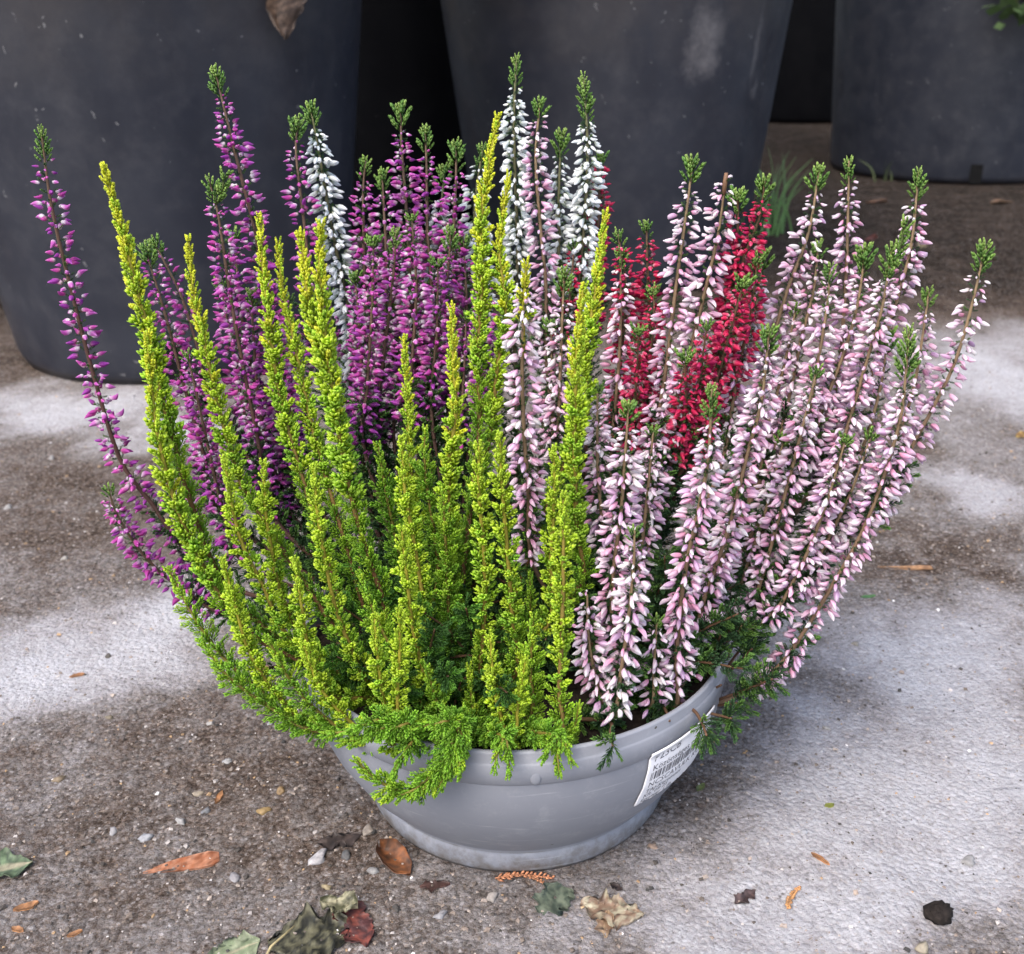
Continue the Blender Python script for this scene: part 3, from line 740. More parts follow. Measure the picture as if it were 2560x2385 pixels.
st('gold', .440, .445, 0, [(610, 913), (616, 990), (630, 1080), (652, 1180), (695, 1290)], w=1.0, front=1)
st('gold', .432, .438, 0, [(780, 1032), (790, 1120), (802, 1220), (830, 1330)], w=1.0, front=2)
st('gold', .430, .435, 0, [(573, 1092), (586, 1180), (602, 1270), (645, 1350)], w=.9, front=2)
st('gold', .440, .445, 0, [(433, 1088), (456, 1170), (482, 1260), (535, 1345), (610, 1405)], w=.95, front=2)
st('gold', .470, .450, 0, [(328, 1108), (372, 1190), (432, 1275), (505, 1340), (600, 1412)], w=.85, front=1, old=1)
st('gold', .412, .414, 0, [(727, 1202), (735, 1290), (746, 1370), (762, 1445)], w=.85, front=4)
st('gold', .410, .412, 0, [(775, 1188), (776, 1270), (772, 1350), (782, 1440)], w=.9, front=4)
st('gold', .416, .416, 0, [(952, 1240), (960, 1340), (975, 1400), (985, 1470)], w=.9, front=4)
st('gold', .410, .412, 0, [(1020, 1283), (1006, 1360), (990, 1440)], w=.88, front=4)
st('gold', .388, .400, 0, [(693, 1478), (740, 1520), (800, 1535), (860, 1498), (885, 1450), (890, 1400)], w=.85, front=4, old=1, shoot_up=1)
for a in ([(745, 1550), (800, 1535), (850, 1490), (880, 1430)], [(800, 1548), (845, 1510), (885, 1440)], [(850, 1530), (880, 1480), (890, 1430)], [(770, 1420), (820, 1410), (870, 1400)], [(890, 1500), (895, 1460), (893, 1420)], [(760, 1530), (770, 1490), (800, 1440)], [(690, 1440), (735, 1425), (790, 1405)], [(632, 1425), (680, 1418), (735, 1398)], [(665, 1442), (705, 1432), (755, 1408)], [(988, 1498), (986, 1465), (978, 1430)], [(960, 1492), (966, 1462), (975, 1430)], [(1086, 1500), (1082, 1465), (1084, 1430)], [(1110, 1478), (1100, 1455), (1088, 1430)], [(1055, 1470), (1066, 1452), (1080, 1430)]):
    st('gold', .388 + (a[0][1] < 1450) * .01, .398, 0, a, w=.85, old=1.3, shoot_up=1)
st('gold', .440, .430, 0, [(912, 1300), (915, 1350), (912, 1420)], w=.95, old=.7)
st('gold', .430, .425, 0, [(1035, 1200), (1030, 1290), (1022, 1400)], w=.9, old=.7)
st('gold', .470, .465, 0, [(860, 955), (866, 1080), (872, 1200), (880, 1300)], w=.95, old=1)
st('gold', .490, .480, 0, [(735, 868), (750, 960), (772, 1060), (802, 1170)], w=.9, old=1)
st('gold', .495, .485, 0, [(825, 838), (826, 920), (842, 1030), (850, 1120)], w=.8, old=1)
st('gold', .474, .476, 0, [(1022, 512), (1018, 560), (1016, 610)], w=.7, short=1)
st('gold', .425, .430, 0, [(590, 1255), (622, 1335), (685, 1405), (740, 1440)], w=.9, front=1)
st('gold', .420, .425, 0, [(830, 1300), (850, 1370), (870, 1430)], w=.9, old=1)
st('gold', .475, .465, 0, [(1030, 1120), (1028, 1200), (1020, 1290)], w=.95, old=1)
st('gold', .440, .440, 0, [(395, 1250), (440, 1310), (520, 1370), (620, 1420)], w=.8, old=1)
st('gold', .425, .430, 0, [(520, 1240), (570, 1330), (640, 1400), (720, 1440)], w=.85, old=1)
st('gold', .450, .440, 0, [(700, 1120), (740, 1220), (790, 1310), (840, 1400)], w=.95, old=1)
st('gold', .408, .410, 0, [(900, 1380), (880, 1420), (850, 1440)], w=.8, old=1)
st('gold', .412, .414, 0, [(1125, 1370), (1112, 1420), (1090, 1450)], w=.7, old=1)

florets = {k_: [] for k_ in PLANTS}     # (priority, spike, inst list)
def spread_root(pl, last, r_):
    p = PLANTS[pl][0]
    q = np.array([p[0] + .35 * (last[0] - p[0]), p[1] + .35 * (last[1] - p[1])]) + r_.normal(0, .006, 2)
    d = q - POT; L = np.linalg.norm(d)
    if L > .096: q = POT + d * .096 / L
    return np.array([q[0], q[1], SOILZ - .004])
SPIKES = []
for si, (pl, yt, yb, g, pts, o) in enumerate(S):
    r_ = np.random.default_rng(500 + si)
    A = np.array(pts, float)
    seg = np.concatenate([[0], np.cumsum(np.linalg.norm(np.diff(A, axis=0), axis=1))]); seg /= seg[-1]
    P = [at_y(x, y, yt + (yb - yt) * f) for (x, y), f in zip(pts, seg)]
    root = spread_root(pl, P[-1], r_)
    low = P[-1]
    if o.get('short'): full = P + [np.array([P[-1][0], P[-1][1], P[-1][2] - .02])]
    elif low[2] > SOILZ + .015 and np.linalg.norm(low - root) > .02:
        mid = (low + root) / 2; mid[2] = max(mid[2], low[2] * .4 + root[2] * .6)
        full = P + [mid, root]
    else: full = P + [root]
    path, ss = catmull(full, .0016)
    vis = catmull(P, .0016)[1][-1]               # length of the visible part
    mpx = px_size(P[0])
    glen = g * mpx
    inst_tip = []; inst_leaf = []; inst_fl = []
    n = len(path)
    T = np.gradient(path, axis=0); T = -T / np.linalg.norm(T, axis=1)[:, None]      # towards the tip
    off = np.asarray(PLANTS[pl][0])
    def fr(i, phi):
        t_ = T[i]; ref = np.array([0, 1., 0]) if abs(t_[1]) < .9 else np.array([1., 0, 0])
        a = np.cross(t_, ref); a /= np.linalg.norm(a); b2 = np.cross(t_, a)
        return math.cos(phi) * a + math.sin(phi) * b2
    rad = .00045 + .0007 * np.clip(ss / .24, 0, 1) + .0003 * np.clip(ss / .04, 0, 1)
    stem = Soup()
    if pl != 'gold':
        brown = {'purple': (.22, .12, .10), 'white': (.26, .23, .13), 'red': (.24, .12, .09), 'pink': (.38, .25, .16)}[pl]
        f = np.clip(ss / .12, 0, 1)[:, None]
        v, t = tube(path, rad, 6)
        cc = np.asarray(brown) * (1.05 - .3 * f) + np.array([.0, .03, 0]) * (1 - f)
        cv = np.concatenate([np.repeat(cc, 6, 0), cc[:1], cc[-1:]])
        stem.add(v, t, cv)
        # green leafy tip
        if g:
            tips = [(path, T, glen)]
            nt = max(9, int(glen / .00072))
            for q in range(nt):
                s_ = glen * (q / nt) ** .95; wj = .75 + .5 * ((si * 37) % 11) / 11; i = min(int(s_ / .0016), n - 1)
                phi = q * 2.4 + r_.normal(0, .2); out = fr(i, phi)
                up = .95 - .3 * (s_ / glen); d = T[i] * up + out * (.30 + .35 * s_ / glen)
                L = (.0046 + .0020 * min(1, s_ / (.5 * glen))) * r_.uniform(.85, 1.15) * (1 - .25 * (s_ > .85 * glen))
                L *= wj * (.72 + .28 * min(1, s_ / (.3 * glen))); R = frame(d, r_.uniform(0, 6.3), L, L * .60)
                ci = 0 if s_ < .35 * glen else (1 if r_.random() < .6 else 3)
                inst_tip.append((('greenbud', ci, int(r_.integers(2))), R, path[i] + out * (.0004 + .0012 * s_ / glen)))
            if 'twin' in o:
                tp = at_y(o['twin'][0], o['twin'][1], yt); b0 = path[min(int(glen * 1.05 / .0016), n - 1)]
                p2, _ = catmull([tp, tp * .5 + b0 * .5 + np.array([.001, 0, 0]), b0], .0016)
                v, t = tube(p2, np.full(len(p2), .0006), 5); stem.add(v, t, (.12, .16, .05))
                for q in range(int(len(p2) * 2.6)):
                    i = min(int(q / 2.6), len(p2) - 1); dd = p2[0] - p2[-1]; dd = dd / np.linalg.norm(dd)
                    out = r_.normal(0, 1, 3); out -= dd * np.dot(out, dd); out /= np.linalg.norm(out)
                    L = .0050 * r_.uniform(.8, 1.1); inst_tip.append((('greenbud', int(r_.integers(2)), 0), frame(dd + out * .5, 0, L, L * .6), p2[i] + out * .0008))
        elif o.get('broken'):
            v, t = tube([path[0] + T[0] * .004, path[0], path[4]], [.0009, .0012, .0010], 6); stem.add(v, t, (.30, .17, .10))
        # florets in loose whorls
        dens = o.get('dens', 1.0); s_ = glen + .0012; q = 0
        fend = vis * (1 - o.get('bare', 0)); kd = pl; droopbase = {'pink': .12, 'white': .22, 'purple': .0, 'red': .05}[pl]
        step = {'pink': .0027, 'white': .0028, 'purple': .0027, 'red': .0028}[pl] / dens
        FLn = {'pink': .0065, 'white': .0067, 'purple': .0058, 'red': .0055}[pl]
        while s_ < fend and s_ < ss[-1] - .01:
            i = min(int(s_ / .0016), n - 1)
            k0 = r_.uniform(0, 6.28); cnt = 4 + (r_.random() < .5) + (pl in ('red', 'white'))
            grow = min(1, .50 + (s_ - glen) / .045)
            tail = s_ / fend
            for j in range(cnt):
                phi = k0 + 2 * math.pi * j / cnt + r_.normal(0, .28); out = fr(i, phi)
                el = r_.normal(.10, .27) - droopbase - .45 * max(0, tail - .55)
                d = out + T[i] * el + np.array([0, 0, -.30 * (pl in ('pink', 'white')) - (.5 if (o.get('front', 0) >= 3 and tail > .5) else 0) * tail])
                L = FLn * r_.uniform(.78, 1.12) * grow; Wd = L * r_.uniform(.88, 1.12) * {'pink': 1.02, 'white': 1.0, 'purple': 1.14, 'red': 1.1}[pl]
                o_ = .0010 + r_.uniform(.0010, .0042) * grow
                p = path[i] + out * o_ + T[i] * r_.normal(0, .0017)
                nv = FL[kd]
                if pl == 'pink':
                    w_ = o.get('white', .0); c_ = int(r_.choice(5, p=np.array([.26, .30 + w_ * .2, .18 * (1 - w_), .07 + w_, .18]) / sum([.26, .30 + w_ * .2, .18 * (1 - w_), .07 + w_, .18])))
                    if s_ - glen < .03 and r_.random() < .5: c_ = int(r_.choice([1, 3]))
                elif pl == 'purple':
                    c_ = int(r_.integers(nv))
                    if tail > .75 and r_.random() < .5: c_ = 3
                else: c_ = int(r_.integers(nv))
                if pl != 'purple' and r_.random() < .22: c_ += nv; L *= .82
                if r_.random() < .15: L *= .72; Wd *= .72
                inst_fl.append(((kd, c_), frame(d, r_.uniform(0, 6.3), L, Wd), p))
                # pedicel bracts
                if r_.random() < .55:
                    Lb = .0034 * r_.uniform(.7, 1.2); inst_leaf.append((('greenfeather', 2 if r_.random() < .75 else 3, 0), frame(out * .9 + T[i] * r_.normal(.5, .3), r_.uniform(0, 6), Lb, Lb * .7), path[i] + out * .0009))
            s_ += step * r_.uniform(.7, 1.35); q += 1
        # leafy lower stem, out of the flowers down to the root
        s_ = fend * .8
        while s_ < ss[-1] - .012:
            i = min(int(s_ / .0016), n - 1)
            for j in range(3):
                out = fr(i, r_.uniform(0, 6.28)); L = r_.uniform(.007, .012)
                inst_leaf.append((('greenfeather', 2 if r_.random() < .7 else 3, int(r_.integers(2))), frame(out * .9 + T[i] * .6, r_.uniform(0, 6), L, L * .55), path[i] + out * .0008))
            s_ += .0042
        inst_fl = clear_wall(inst_fl)
        for k3, R, p in clear_wall(inst_leaf):
            v, t, c = TM[k3]; stem.add(v @ R.T + p, t, c * r_.uniform(.8, 1.15))
    else:
        w = o.get('w', 1.0); old = o.get('old', 0)
        f = np.clip(ss / .16, 0, 1)[:, None]
        v, t = tube(path, rad * (.9 + .2 * w), 6)
        cc = np.array([.50, .46, .06]) * (1 - f) + np.array([.22, .11, .05]) * f
        if old: cc = cc * .35 + np.array([.16, .12, .04]) * .65
        if o.get('brown'): cc = cc * .5 + np.array([.33, .20, .09]) * .5
        stem.add(v, t, np.concatenate([np.repeat(cc, 6, 0), cc[:1], cc[-1:]]))
        tipz = [(path, T, ss, 0)]
        if 'twin' in o:
            tp = at_y(o['twin'][0], o['twin'][1], yt + .004); j2 = min(int(.075 / .0016), n - 1)
            p2, s2 = catmull([tp, tp * .45 + path[j2] * .55 + np.array([-.003, 0, 0]), path[j2]], .0016)
            T2 = np.gradient(p2, axis=0); T2 = -T2 / np.linalg.norm(T2, axis=1)[:, None]
            v, t = tube(p2, np.full(len(p2), .0008), 5); stem.add(v, t, (.42, .36, .06)); tipz.append((p2, T2, s2, 1))
        bright = r_.normal(0, .25)
        for (pp, TT, sv, tw) in tipz:
            s_ = .0
            while s_ < sv[-1] - (.004 if not o.get('short') else .012):
                i = min(int(s_ / .0016), len(pp) - 1)
                t_ = TT[i]; ref = np.array([0, 1., 0]) if abs(t_[1]) < .9 else np.array([1., 0, 0])
                a_ = np.cross(t_, ref); a_ /= np.linalg.norm(a_); b2 = np.cross(t_, a_)
                tipf = min(1, s_ / .030)
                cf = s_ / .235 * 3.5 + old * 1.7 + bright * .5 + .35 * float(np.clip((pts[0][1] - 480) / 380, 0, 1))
                tall = pts[0][1] < 720 and not o.get('short'); g1 = min(1, s_ / .13)
                if tall and s_ < .055: kd, cnt, stp, L, opn = 'goldbud', 3, .0019, .0040 + .0030 * s_ / .055, .26 + .40 * s_ / .055
                elif tall and s_ < .13: kd, cnt, stp, L, opn = ('goldpaddle' if r_.random() < .6 else 'goldbud'), 3, .0024, .0062 + .0018 * g1, .72
                elif s_ < .022: kd, cnt, stp, L, opn = 'goldbud', 3, .0020, .0040 + .0022 * tipf, .30 + .36 * tipf
                elif s_ < .10: kd, cnt, stp, L, opn = ('goldpaddle' if r_.random() < .65 else 'goldbud'), 2 + (r_.random() < .6), .0028, .0060 + .0012 * g1, .84
                else: kd, cnt, stp, L, opn = 'goldfeather', 3, .0028, .0082, .68
                if old and s_ > .02: kd, L, stp, cnt, opn = 'goldfeather', .0085, .0026, 3, .85
                k0 = r_.uniform(0, 6.28)
                for j in range(cnt):
                    phi = k0 + 2 * math.pi * j / cnt + r_.normal(0, .3); out = math.cos(phi) * a_ + math.sin(phi) * b2
                    oo = opn + r_.normal(0, .16); d = out * math.sin(oo) + t_ * math.cos(oo)
                    if o.get('shoot_up'): d = d + np.array([0, 0, -.1])
                    LL = L * r_.uniform(.75, 1.2) * (.6 + .4 * w) * (.92 if kd == 'goldbud' else 1)
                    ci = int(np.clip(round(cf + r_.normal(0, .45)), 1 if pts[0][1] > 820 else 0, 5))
                    inst_fl.append(((kd, ci, int(r_.integers(2))), frame(d, r_.uniform(-.4, .4), LL, LL * (.92 if kd == 'goldpaddle' else .72)), pp[i] + out * .0006))
                s_ += stp * r_.uniform(.8, 1.25)
    nm = 'leafy_shoot' if pl == 'gold' else 'flower_spike'
    sp = obj(nm, stem.mesh(nm, off), M_PLANT, ROOT[pl])
    if inst_tip: obj('leafy_tip', bake('leafy_tip', inst_tip, off), M_PLANT, sp)
    SPIKES.append((pl, o.get('front', 0) * 10 - (yt + yb), sp, inst_fl, off))
# the 300 pieces of each plant that show largest are single objects, the rest are joined spike by spike
for pl in PLANTS:
    left = 300
    for (_, pr, sp, inst, off) in sorted([x for x in SPIKES if x[0] == pl], key=lambda x: -x[1]):
        near = sorted(range(len(inst)), key=lambda i: inst[i][2][1])
        take = set(near[:left]) if left > 0 else set()
        left -= len(take)
        for i in take:
            k_, R, p = inst[i]
            o2 = bpy.data.objects.new('floret' if pl != 'gold' else 'leaf_sprig', tmesh(k_)); C.objects.link(o2); o2.parent = sp
            mm = Matrix.Identity(4)
            for a in range(3):
                for b2 in range(3): mm[a][b2] = R[a, b2]
                mm[a][3] = p[a] - off[a]
            o2.matrix_local = mm
        rest = [inst[i] for i in range(len(inst)) if i not in take]
        if rest:
            nm = 'florets' if pl != 'gold' else 'leaf_sprigs'
            obj(nm, bake(nm, rest, off), M_PETAL if pl != 'gold' else M_PLANT, sp, 'stuff')
# low green bushy growth round each crown of stems
for pl, cnt, ci, spread in (('gold', 200, (5, 6, 6), .050), ('purple', 260, None, .045), ('white', 150, None, .035), ('red', 150, None, .03), ('pink', 420, None, .052)):
    r_ = np.random.default_rng(hash(pl) % 1000 if False else len(pl) * 31); inst = []; off = np.asarray(PLANTS[pl][0])
    tw = Soup()
    for q in range(cnt // 6):
        a = r_.uniform(0, 6.28); ln = r_.uniform(.03, .085); el = r_.uniform(.35, 1.25)
        b0 = np.array([off[0] + r_.normal(0, spread * .4), off[1] + r_.normal(0, spread * .4), SOILZ - .002])
        dd = b0[:2] - POT
        if np.linalg.norm(dd) > .085: b0[:2] = POT + dd * .085 / np.linalg.norm(dd)
        if pl == 'pink' and q % 2 == 0: a = r_.uniform(-1.9, .5)
        if pl == 'gold' and q % 2 == 0: a = r_.uniform(-3.0, -1.0)
        d = np.array([math.cos(a) * math.cos(el), math.sin(a) * math.cos(el), math.sin(el)])
        e = b0 + d * ln; p2, s2 = catmull([e, (e + b0) / 2 + np.array([0, 0, .008]), b0], .002)
        v, t = tube(p2, .0005 + .0006 * s2 / s2[-1], 5); tw.add(v, t, (.16, .09, .05))
        for i in range(0, len(p2) - 2):
            tt = p2[max(i - 1, 0)] - p2[i + 1]; tt = tt / np.linalg.norm(tt)
            for j in range(2):
                out = r_.normal(0, 1, 3); out -= tt * np.dot(out, tt); out /= np.linalg.norm(out); L = r_.uniform(.006, .010)
                key = ('goldfeather', int(r_.choice(ci)), int(r_.integers(2))) if pl == 'gold' else ('greenfeather', int(r_.choice([2, 2, 3])), int(r_.integers(2)))
                inst.append((key, frame(out + tt * .8, r_.uniform(0, 6), L, L * .6), p2[i] + out * .0005))
    obj('twigs', tw.mesh('twigs', off), M_PLANT, ROOT[pl], 'stuff')
    obj('undergrowth', bake('undergrowth', clear_wall(inst), off), M_PLANT, ROOT[pl], 'stuff')
# the leafy side branch of the pink heather hanging over the rim beside the label
r_ = np.random.default_rng(77); off = np.asarray(PLANTS['pink'][0])
for pts, yy in (([(1500, 1318), (1440, 1342), (1370, 1366), (1325, 1372)], .455), ([(1420, 1395), (1380, 1385), (1330, 1372)], .440), ([(1372, 1428), (1360, 1398), (1335, 1372)], .418),
                ([(1460, 1260), (1420, 1300), (1370, 1340), (1320, 1370)], .475), ([(1300, 1400), (1290, 1375), (1270, 1360)], .425), ([(1190, 1448), (1185, 1425), (1180, 1400)], .398), ([(1480, 1200), (1430, 1270), (1370, 1330)], .49), ([(1350, 1225), (1345, 1290), (1335, 1360)], .465), ([(1400, 1230), (1375, 1300), (1345, 1365)], .470), ([(1440, 1215), (1400, 1300), (1350, 1370)], .478), ([(1405, 1400), (1375, 1392), (1335, 1375)], .452), ([(1430, 1365), (1385, 1370), (1335, 1370)], .462), ([(1400, 1330), (1370, 1345), (1330, 1360)], .455), ([(1310, 1410), (1305, 1385), (1295, 1365)], .43)):
    P = [at_y(x, y, yy + .012 * i) for i, (x, y) in enumerate(pts)]
    P.append(np.array([P[-1][0] - .02, P[-1][1] + .02, SOILZ]))
    p2, s2 = catmull(P, .0018); inst = []; tw = Soup()
    v, t = tube(p2, .0006 + .0007 * s2 / s2[-1], 6); tw.add(v, t, (.20, .115, .07))
    for i in range(len(p2) - 2):
        tt = p2[max(i - 1, 0)] - p2[i + 1]; tt = tt / np.linalg.norm(tt)
        for j in range(2 + (i % 2)):
            out = r_.normal(0, 1, 3); out -= tt * np.dot(out, tt); out /= np.linalg.norm(out); L = r_.uniform(.008, .013)
            inst.append((('greenfeather', int(r_.choice([2, 2, 3, 3, 1], p=[.3, .25, .2, .15, .1])), int(r_.integers(2))), frame(out + tt * .7, r_.uniform(0, 6), L, L * .5), p2[i] + out * .0006))
    sp = obj('leafy_branch', tw.mesh('leafy_branch', off), M_PLANT, ROOT['pink'])
    obj('leaf_sprigs', bake('leaf_sprigs', clear_wall(inst), off), M_PLANT, sp, 'stuff')

# ------------------------------------------------------------------ big black nursery pots behind
def nursery_pot(name, cx, cy, rb, h, taper, label, slots=(), mud=.6, scuff=None, clean=0.0):
    root = empty(name, (cx, cy, 0), label, 'plant pot', 'large black nursery pots behind the bowl')
    seg = 96
    prof = [(rb * .5, .012), (rb * .94, .010), (rb * .975, .0), (rb, .012)] + [(rb + taper * z, z) for z in np.linspace(.02, h - .05, 14)]
    rt = rb + taper * h
    prof += [(rt - .004, h - .045), (rt + .012, h - .042), (rt + .016, h - .03), (rt + .016, h - .006), (rt + .010, h), (rt + .002, h - .002), (rt - .006, h - .02), (rb + taper * h * .8 - .01, h * .8)]
    me = lathe(prof, seg, 'body')
    co = np.array([v.co[:] for v in me.vertices])
    a = np.arctan2(co[:, 1], co[:, 0]); z = co[:, 2]
    c = np.zeros((len(co), 4), np.float32); c[:, 3] = 1
    c[:, 0] = mud * np.clip((z - h * .45) / (h * .5), 0, 1) + .35 * np.clip(1 - z / .06, 0, 1)
    if scuff:
        for (sa_, sz, wa, wz, amt) in scuff:
            c[:, 1] = np.maximum(c[:, 1], amt * np.exp(-((a - sa_) / wa) ** 2 - ((z - sz) / wz) ** 2))
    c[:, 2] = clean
    at = me.color_attributes.new('Col', 'FLOAT_COLOR', 'POINT'); at.data.foreach_set('color', c.ravel())
    obj('body', me, M_BLACK, root)
    for sa_ in slots:                        # drainage slots: closed blocks, the shade inside painted as near black
        w_, hh = .028, .05
        s1 = Soup()
        def q(u, z_, o_): r0 = rb + taper * z_ + o_; aa = sa_ + u / rb; return (r0 * math.cos(aa), r0 * math.sin(aa), z_)
        v = [q(-w_ / 2, .004, .0015), q(w_ / 2, .004, .0015), q(w_ / 2, hh, .0015), q(-w_ / 2, hh, .0015), q(-w_ / 2, .004, -.012), q(w_ / 2, .004, -.012), q(w_ / 2, hh, -.012), q(-w_ / 2, hh, -.012)]
        s1.add(v, [(0, 1, 2), (0, 2, 3), (4, 6, 5), (4, 7, 6), (0, 4, 5), (0, 5, 1), (3, 2, 6), (3, 6, 7), (0, 3, 7), (0, 7, 4), (1, 5, 6), (1, 6, 2)], (.006, .006, .006))
        obj('drainage_slot', s1.mesh('drainage_slot', smooth=False), M_SOIL, root)
    # soil inside
    n_ = 48; v = [(0, 0, h - .035)] + [((rt - .004) * math.cos(2 * math.pi * i / n_), (rt - .004) * math.sin(2 * math.pi * i / n_), h - .045) for i in range(n_)]
    obj('soil', mesh_np('soil', v, np.array([(0, 1 + i, 1 + (i + 1) % n_) for i in range(n_)]), np.array([.03, .022, .016])), M_SOIL, root)
    return root
POTS = []
def add_pot(cx, cy, rb, h, taper, label, **kw):
    POTS.append((cx, cy, rb + taper * h, h)); return nursery_pot('nursery_pot', cx, cy, rb, h, taper, label, **kw)
def camang(cx, cy, px):          # angle on a pot's side that faces a V column
    d = raydir(px * VS, 400); best = None
    for a in np.linspace(-math.pi, 0, 400):
        x, y = cx + .25 * math.cos(a), cy + .25 * math.sin(a); p = np.array([x, y, .2]) - EYE
        u = np.dot(p, RT) / np.dot(p, FW) * FPX / VS + PW / 2 / VS
        if best is None or abs(u - px) < best[0]: best = (abs(u - px), a)
    return best[1]
add_pot(-.450, 1.468, .219, .52, .125, 'big black plastic pot standing left of the dark gap', slots=(camang(-.450, 1.468, 288), camang(-.450, 1.468, 640)), mud=.55)
mcx, mcy = .178, 1.86
add_pot(mcx, mcy, .222, .52, .125, 'big black plastic pot with pale scuff marks beside a grass tuft', scuff=((camang(mcx, mcy, 1345), .36, .16, .07, .9), (camang(mcx, mcy, 1440), .36, .035, .09, 1.0), (camang(mcx, mcy, 1445), .30, .02, .03, 1.0), (camang(mcx, mcy, 1290), .46, .3, .05, .7)), mud=.6)
add_pot(1.215, 2.99, .325, .62, .06, 'wide black plastic pot standing farther back on the muddy ground', slots=(camang(1.215, 2.99, 1905), camang(1.215, 2.99, 1715)), mud=.5)
add_pot(-.235, 2.42, .24, .55, .11, 'added black plastic pot darkening the gap between two pots', clean=.9)  # this pot and those below are added to darken the gaps
add_pot(1.20, 4.55, .34, .62, .08, 'added black plastic pot darkening the gap far behind the grass tuft', clean=.9)
add_pot(-.62, 3.6, .30, .60, .10, 'added black plastic pot darkening the view far back behind the gap', clean=.9)
add_pot(.05, 3.3, .28, .58, .10, 'added darkening black plastic pot hidden behind the scuffed pot', clean=.9)
add_pot(2.05, 5.0, .34, .62, .08, 'added darkening black plastic pot far back behind the wide pot', clean=.9)
add_pot(-.2, 5.3, .36, .62, .08, 'added darkening black plastic pot in the last row behind the gap', clean=.9)
add_pot(2.25, 3.6, .32, .60, .08, 'added darkening black plastic pot standing behind and beside the wide pot', clean=.9)

# trees growing in those pots: trunk with limbs and a crown of many small sprays
def tree(i, cx, cy, zt, rad, hgt, low, tone, nl, label, extra=()):
    r_ = np.random.default_rng(900 + i)
    root = empty('conifer_tree', (cx, cy, zt), label, 'tree', 'trees growing in the black pots')
    s1 = Soup()
    v, t = tube([(0, 0, -.05), (.01, .0, hgt * .3), (-.01, .01, hgt * .65), (0, 0, hgt * .96)], [.022, .018, .011, .003], 8); s1.add(v, t, (.10, .07, .05))
    tips = []
    for q in range(44):
        z = r_.uniform(.03, .93) * hgt; a = r_.uniform(0, 6.28); f = 1 - (z / hgt) ** 1.4
        L = rad * (.35 + .65 * f) * r_.uniform(.75, 1.1)
        e = np.array([math.cos(a) * L, math.sin(a) * L, z + r_.uniform(-.02, .16) * L]); e[2] = max(e[2], low)
        p2, _ = catmull([(0, 0, z), e * .55 + np.array([0, 0, z * .45 + .02]), e], .05)
        v, t = tube(p2, np.linspace(.006, .0015, len(p2)), 5); s1.add(v, t, (.09, .06, .045)); tips.append(p2)
    for e in extra:
        e = np.array(e); b0 = np.array([e[0] * .2, e[1] * .2, max(e[2] + .12, .03)])
        p2, _ = catmull([b0, (e + b0) / 2 + np.array([0, 0, .05]), e], .03); v, t = tube(p2, np.linspace(.005, .0015, len(p2)), 5); s1.add(v, t, (.09, .06, .045)); tips += [p2] * 3
    obj('trunk', s1.mesh('trunk'), M_BARK, root)
    V = []; T_ = []; K = []; n_ = 0
    for q in range(nl):
        p2 = tips[int(r_.integers(len(tips)))]; i_ = int(min(len(p2) - 1, r_.beta(2.2, 1.1) * len(p2)))
        c0 = p2[i_] + r_.normal(0, .022, 3)
        d = r_.normal(0, 1, 3) + np.array([0, 0, -.2]); d /= np.linalg.norm(d); sd2 = np.cross(d, r_.normal(0, 1, 3)); sd2 /= np.linalg.norm(sd2)
        L = r_.uniform(.022, .050); w_ = L * .32
        V += [c0, c0 + d * L * .5 + sd2 * w_, c0 + d * L, c0 + d * L * .5 - sd2 * w_]; T_ += [(n_, n_ + 1, n_ + 2), (n_, n_ + 2, n_ + 3)]; n_ += 4
        cc = np.array(tone) * r_.uniform(.6, 1.35); K += [cc] * 4
    obj('crown', mesh_np('crown', np.array(V), np.array(T_), np.array(K)), M_TREE, root)
TLAB = ['dense green conifer growing out of the left black pot', 'dense green conifer growing out of the scuffed black pot', 'green conifer with drooping sprays in the wide black pot',
        'added shade-casting conifer in the pot within the gap', 'added shade-casting conifer far behind the grass tuft', 'added shade-casting conifer far back behind the gap', 'added shade-casting conifer behind the scuffed pot', 'added shade-casting conifer far behind the wide pot', 'added shade-casting conifer in the last row behind the gap', 'added shade-casting conifer behind and beside the wide pot']
for i, (cx, cy, rt, h) in enumerate(POTS):
    ex_ = ()
    if i == 2:
        tip = at_y(1975, 12, 2.50); ex_ = ((tip[0] - cx, tip[1] - cy, tip[2] - h + .04), (tip[0] + .08 - cx, tip[1] + .02 - cy, tip[2] - h + .03))
    tree(i, cx, cy, h - .04, rt * (1.75 if i < 3 else 2.3), 1.15 + .25 * (i % 3), .14 if i == 3 else .06, (.045, .075, .03) if i > 2 else (.06, .10, .035), 2600 if i < 3 else 7000, TLAB[i], ex_)  # back rows are added, with denser crowns to shade the gaps

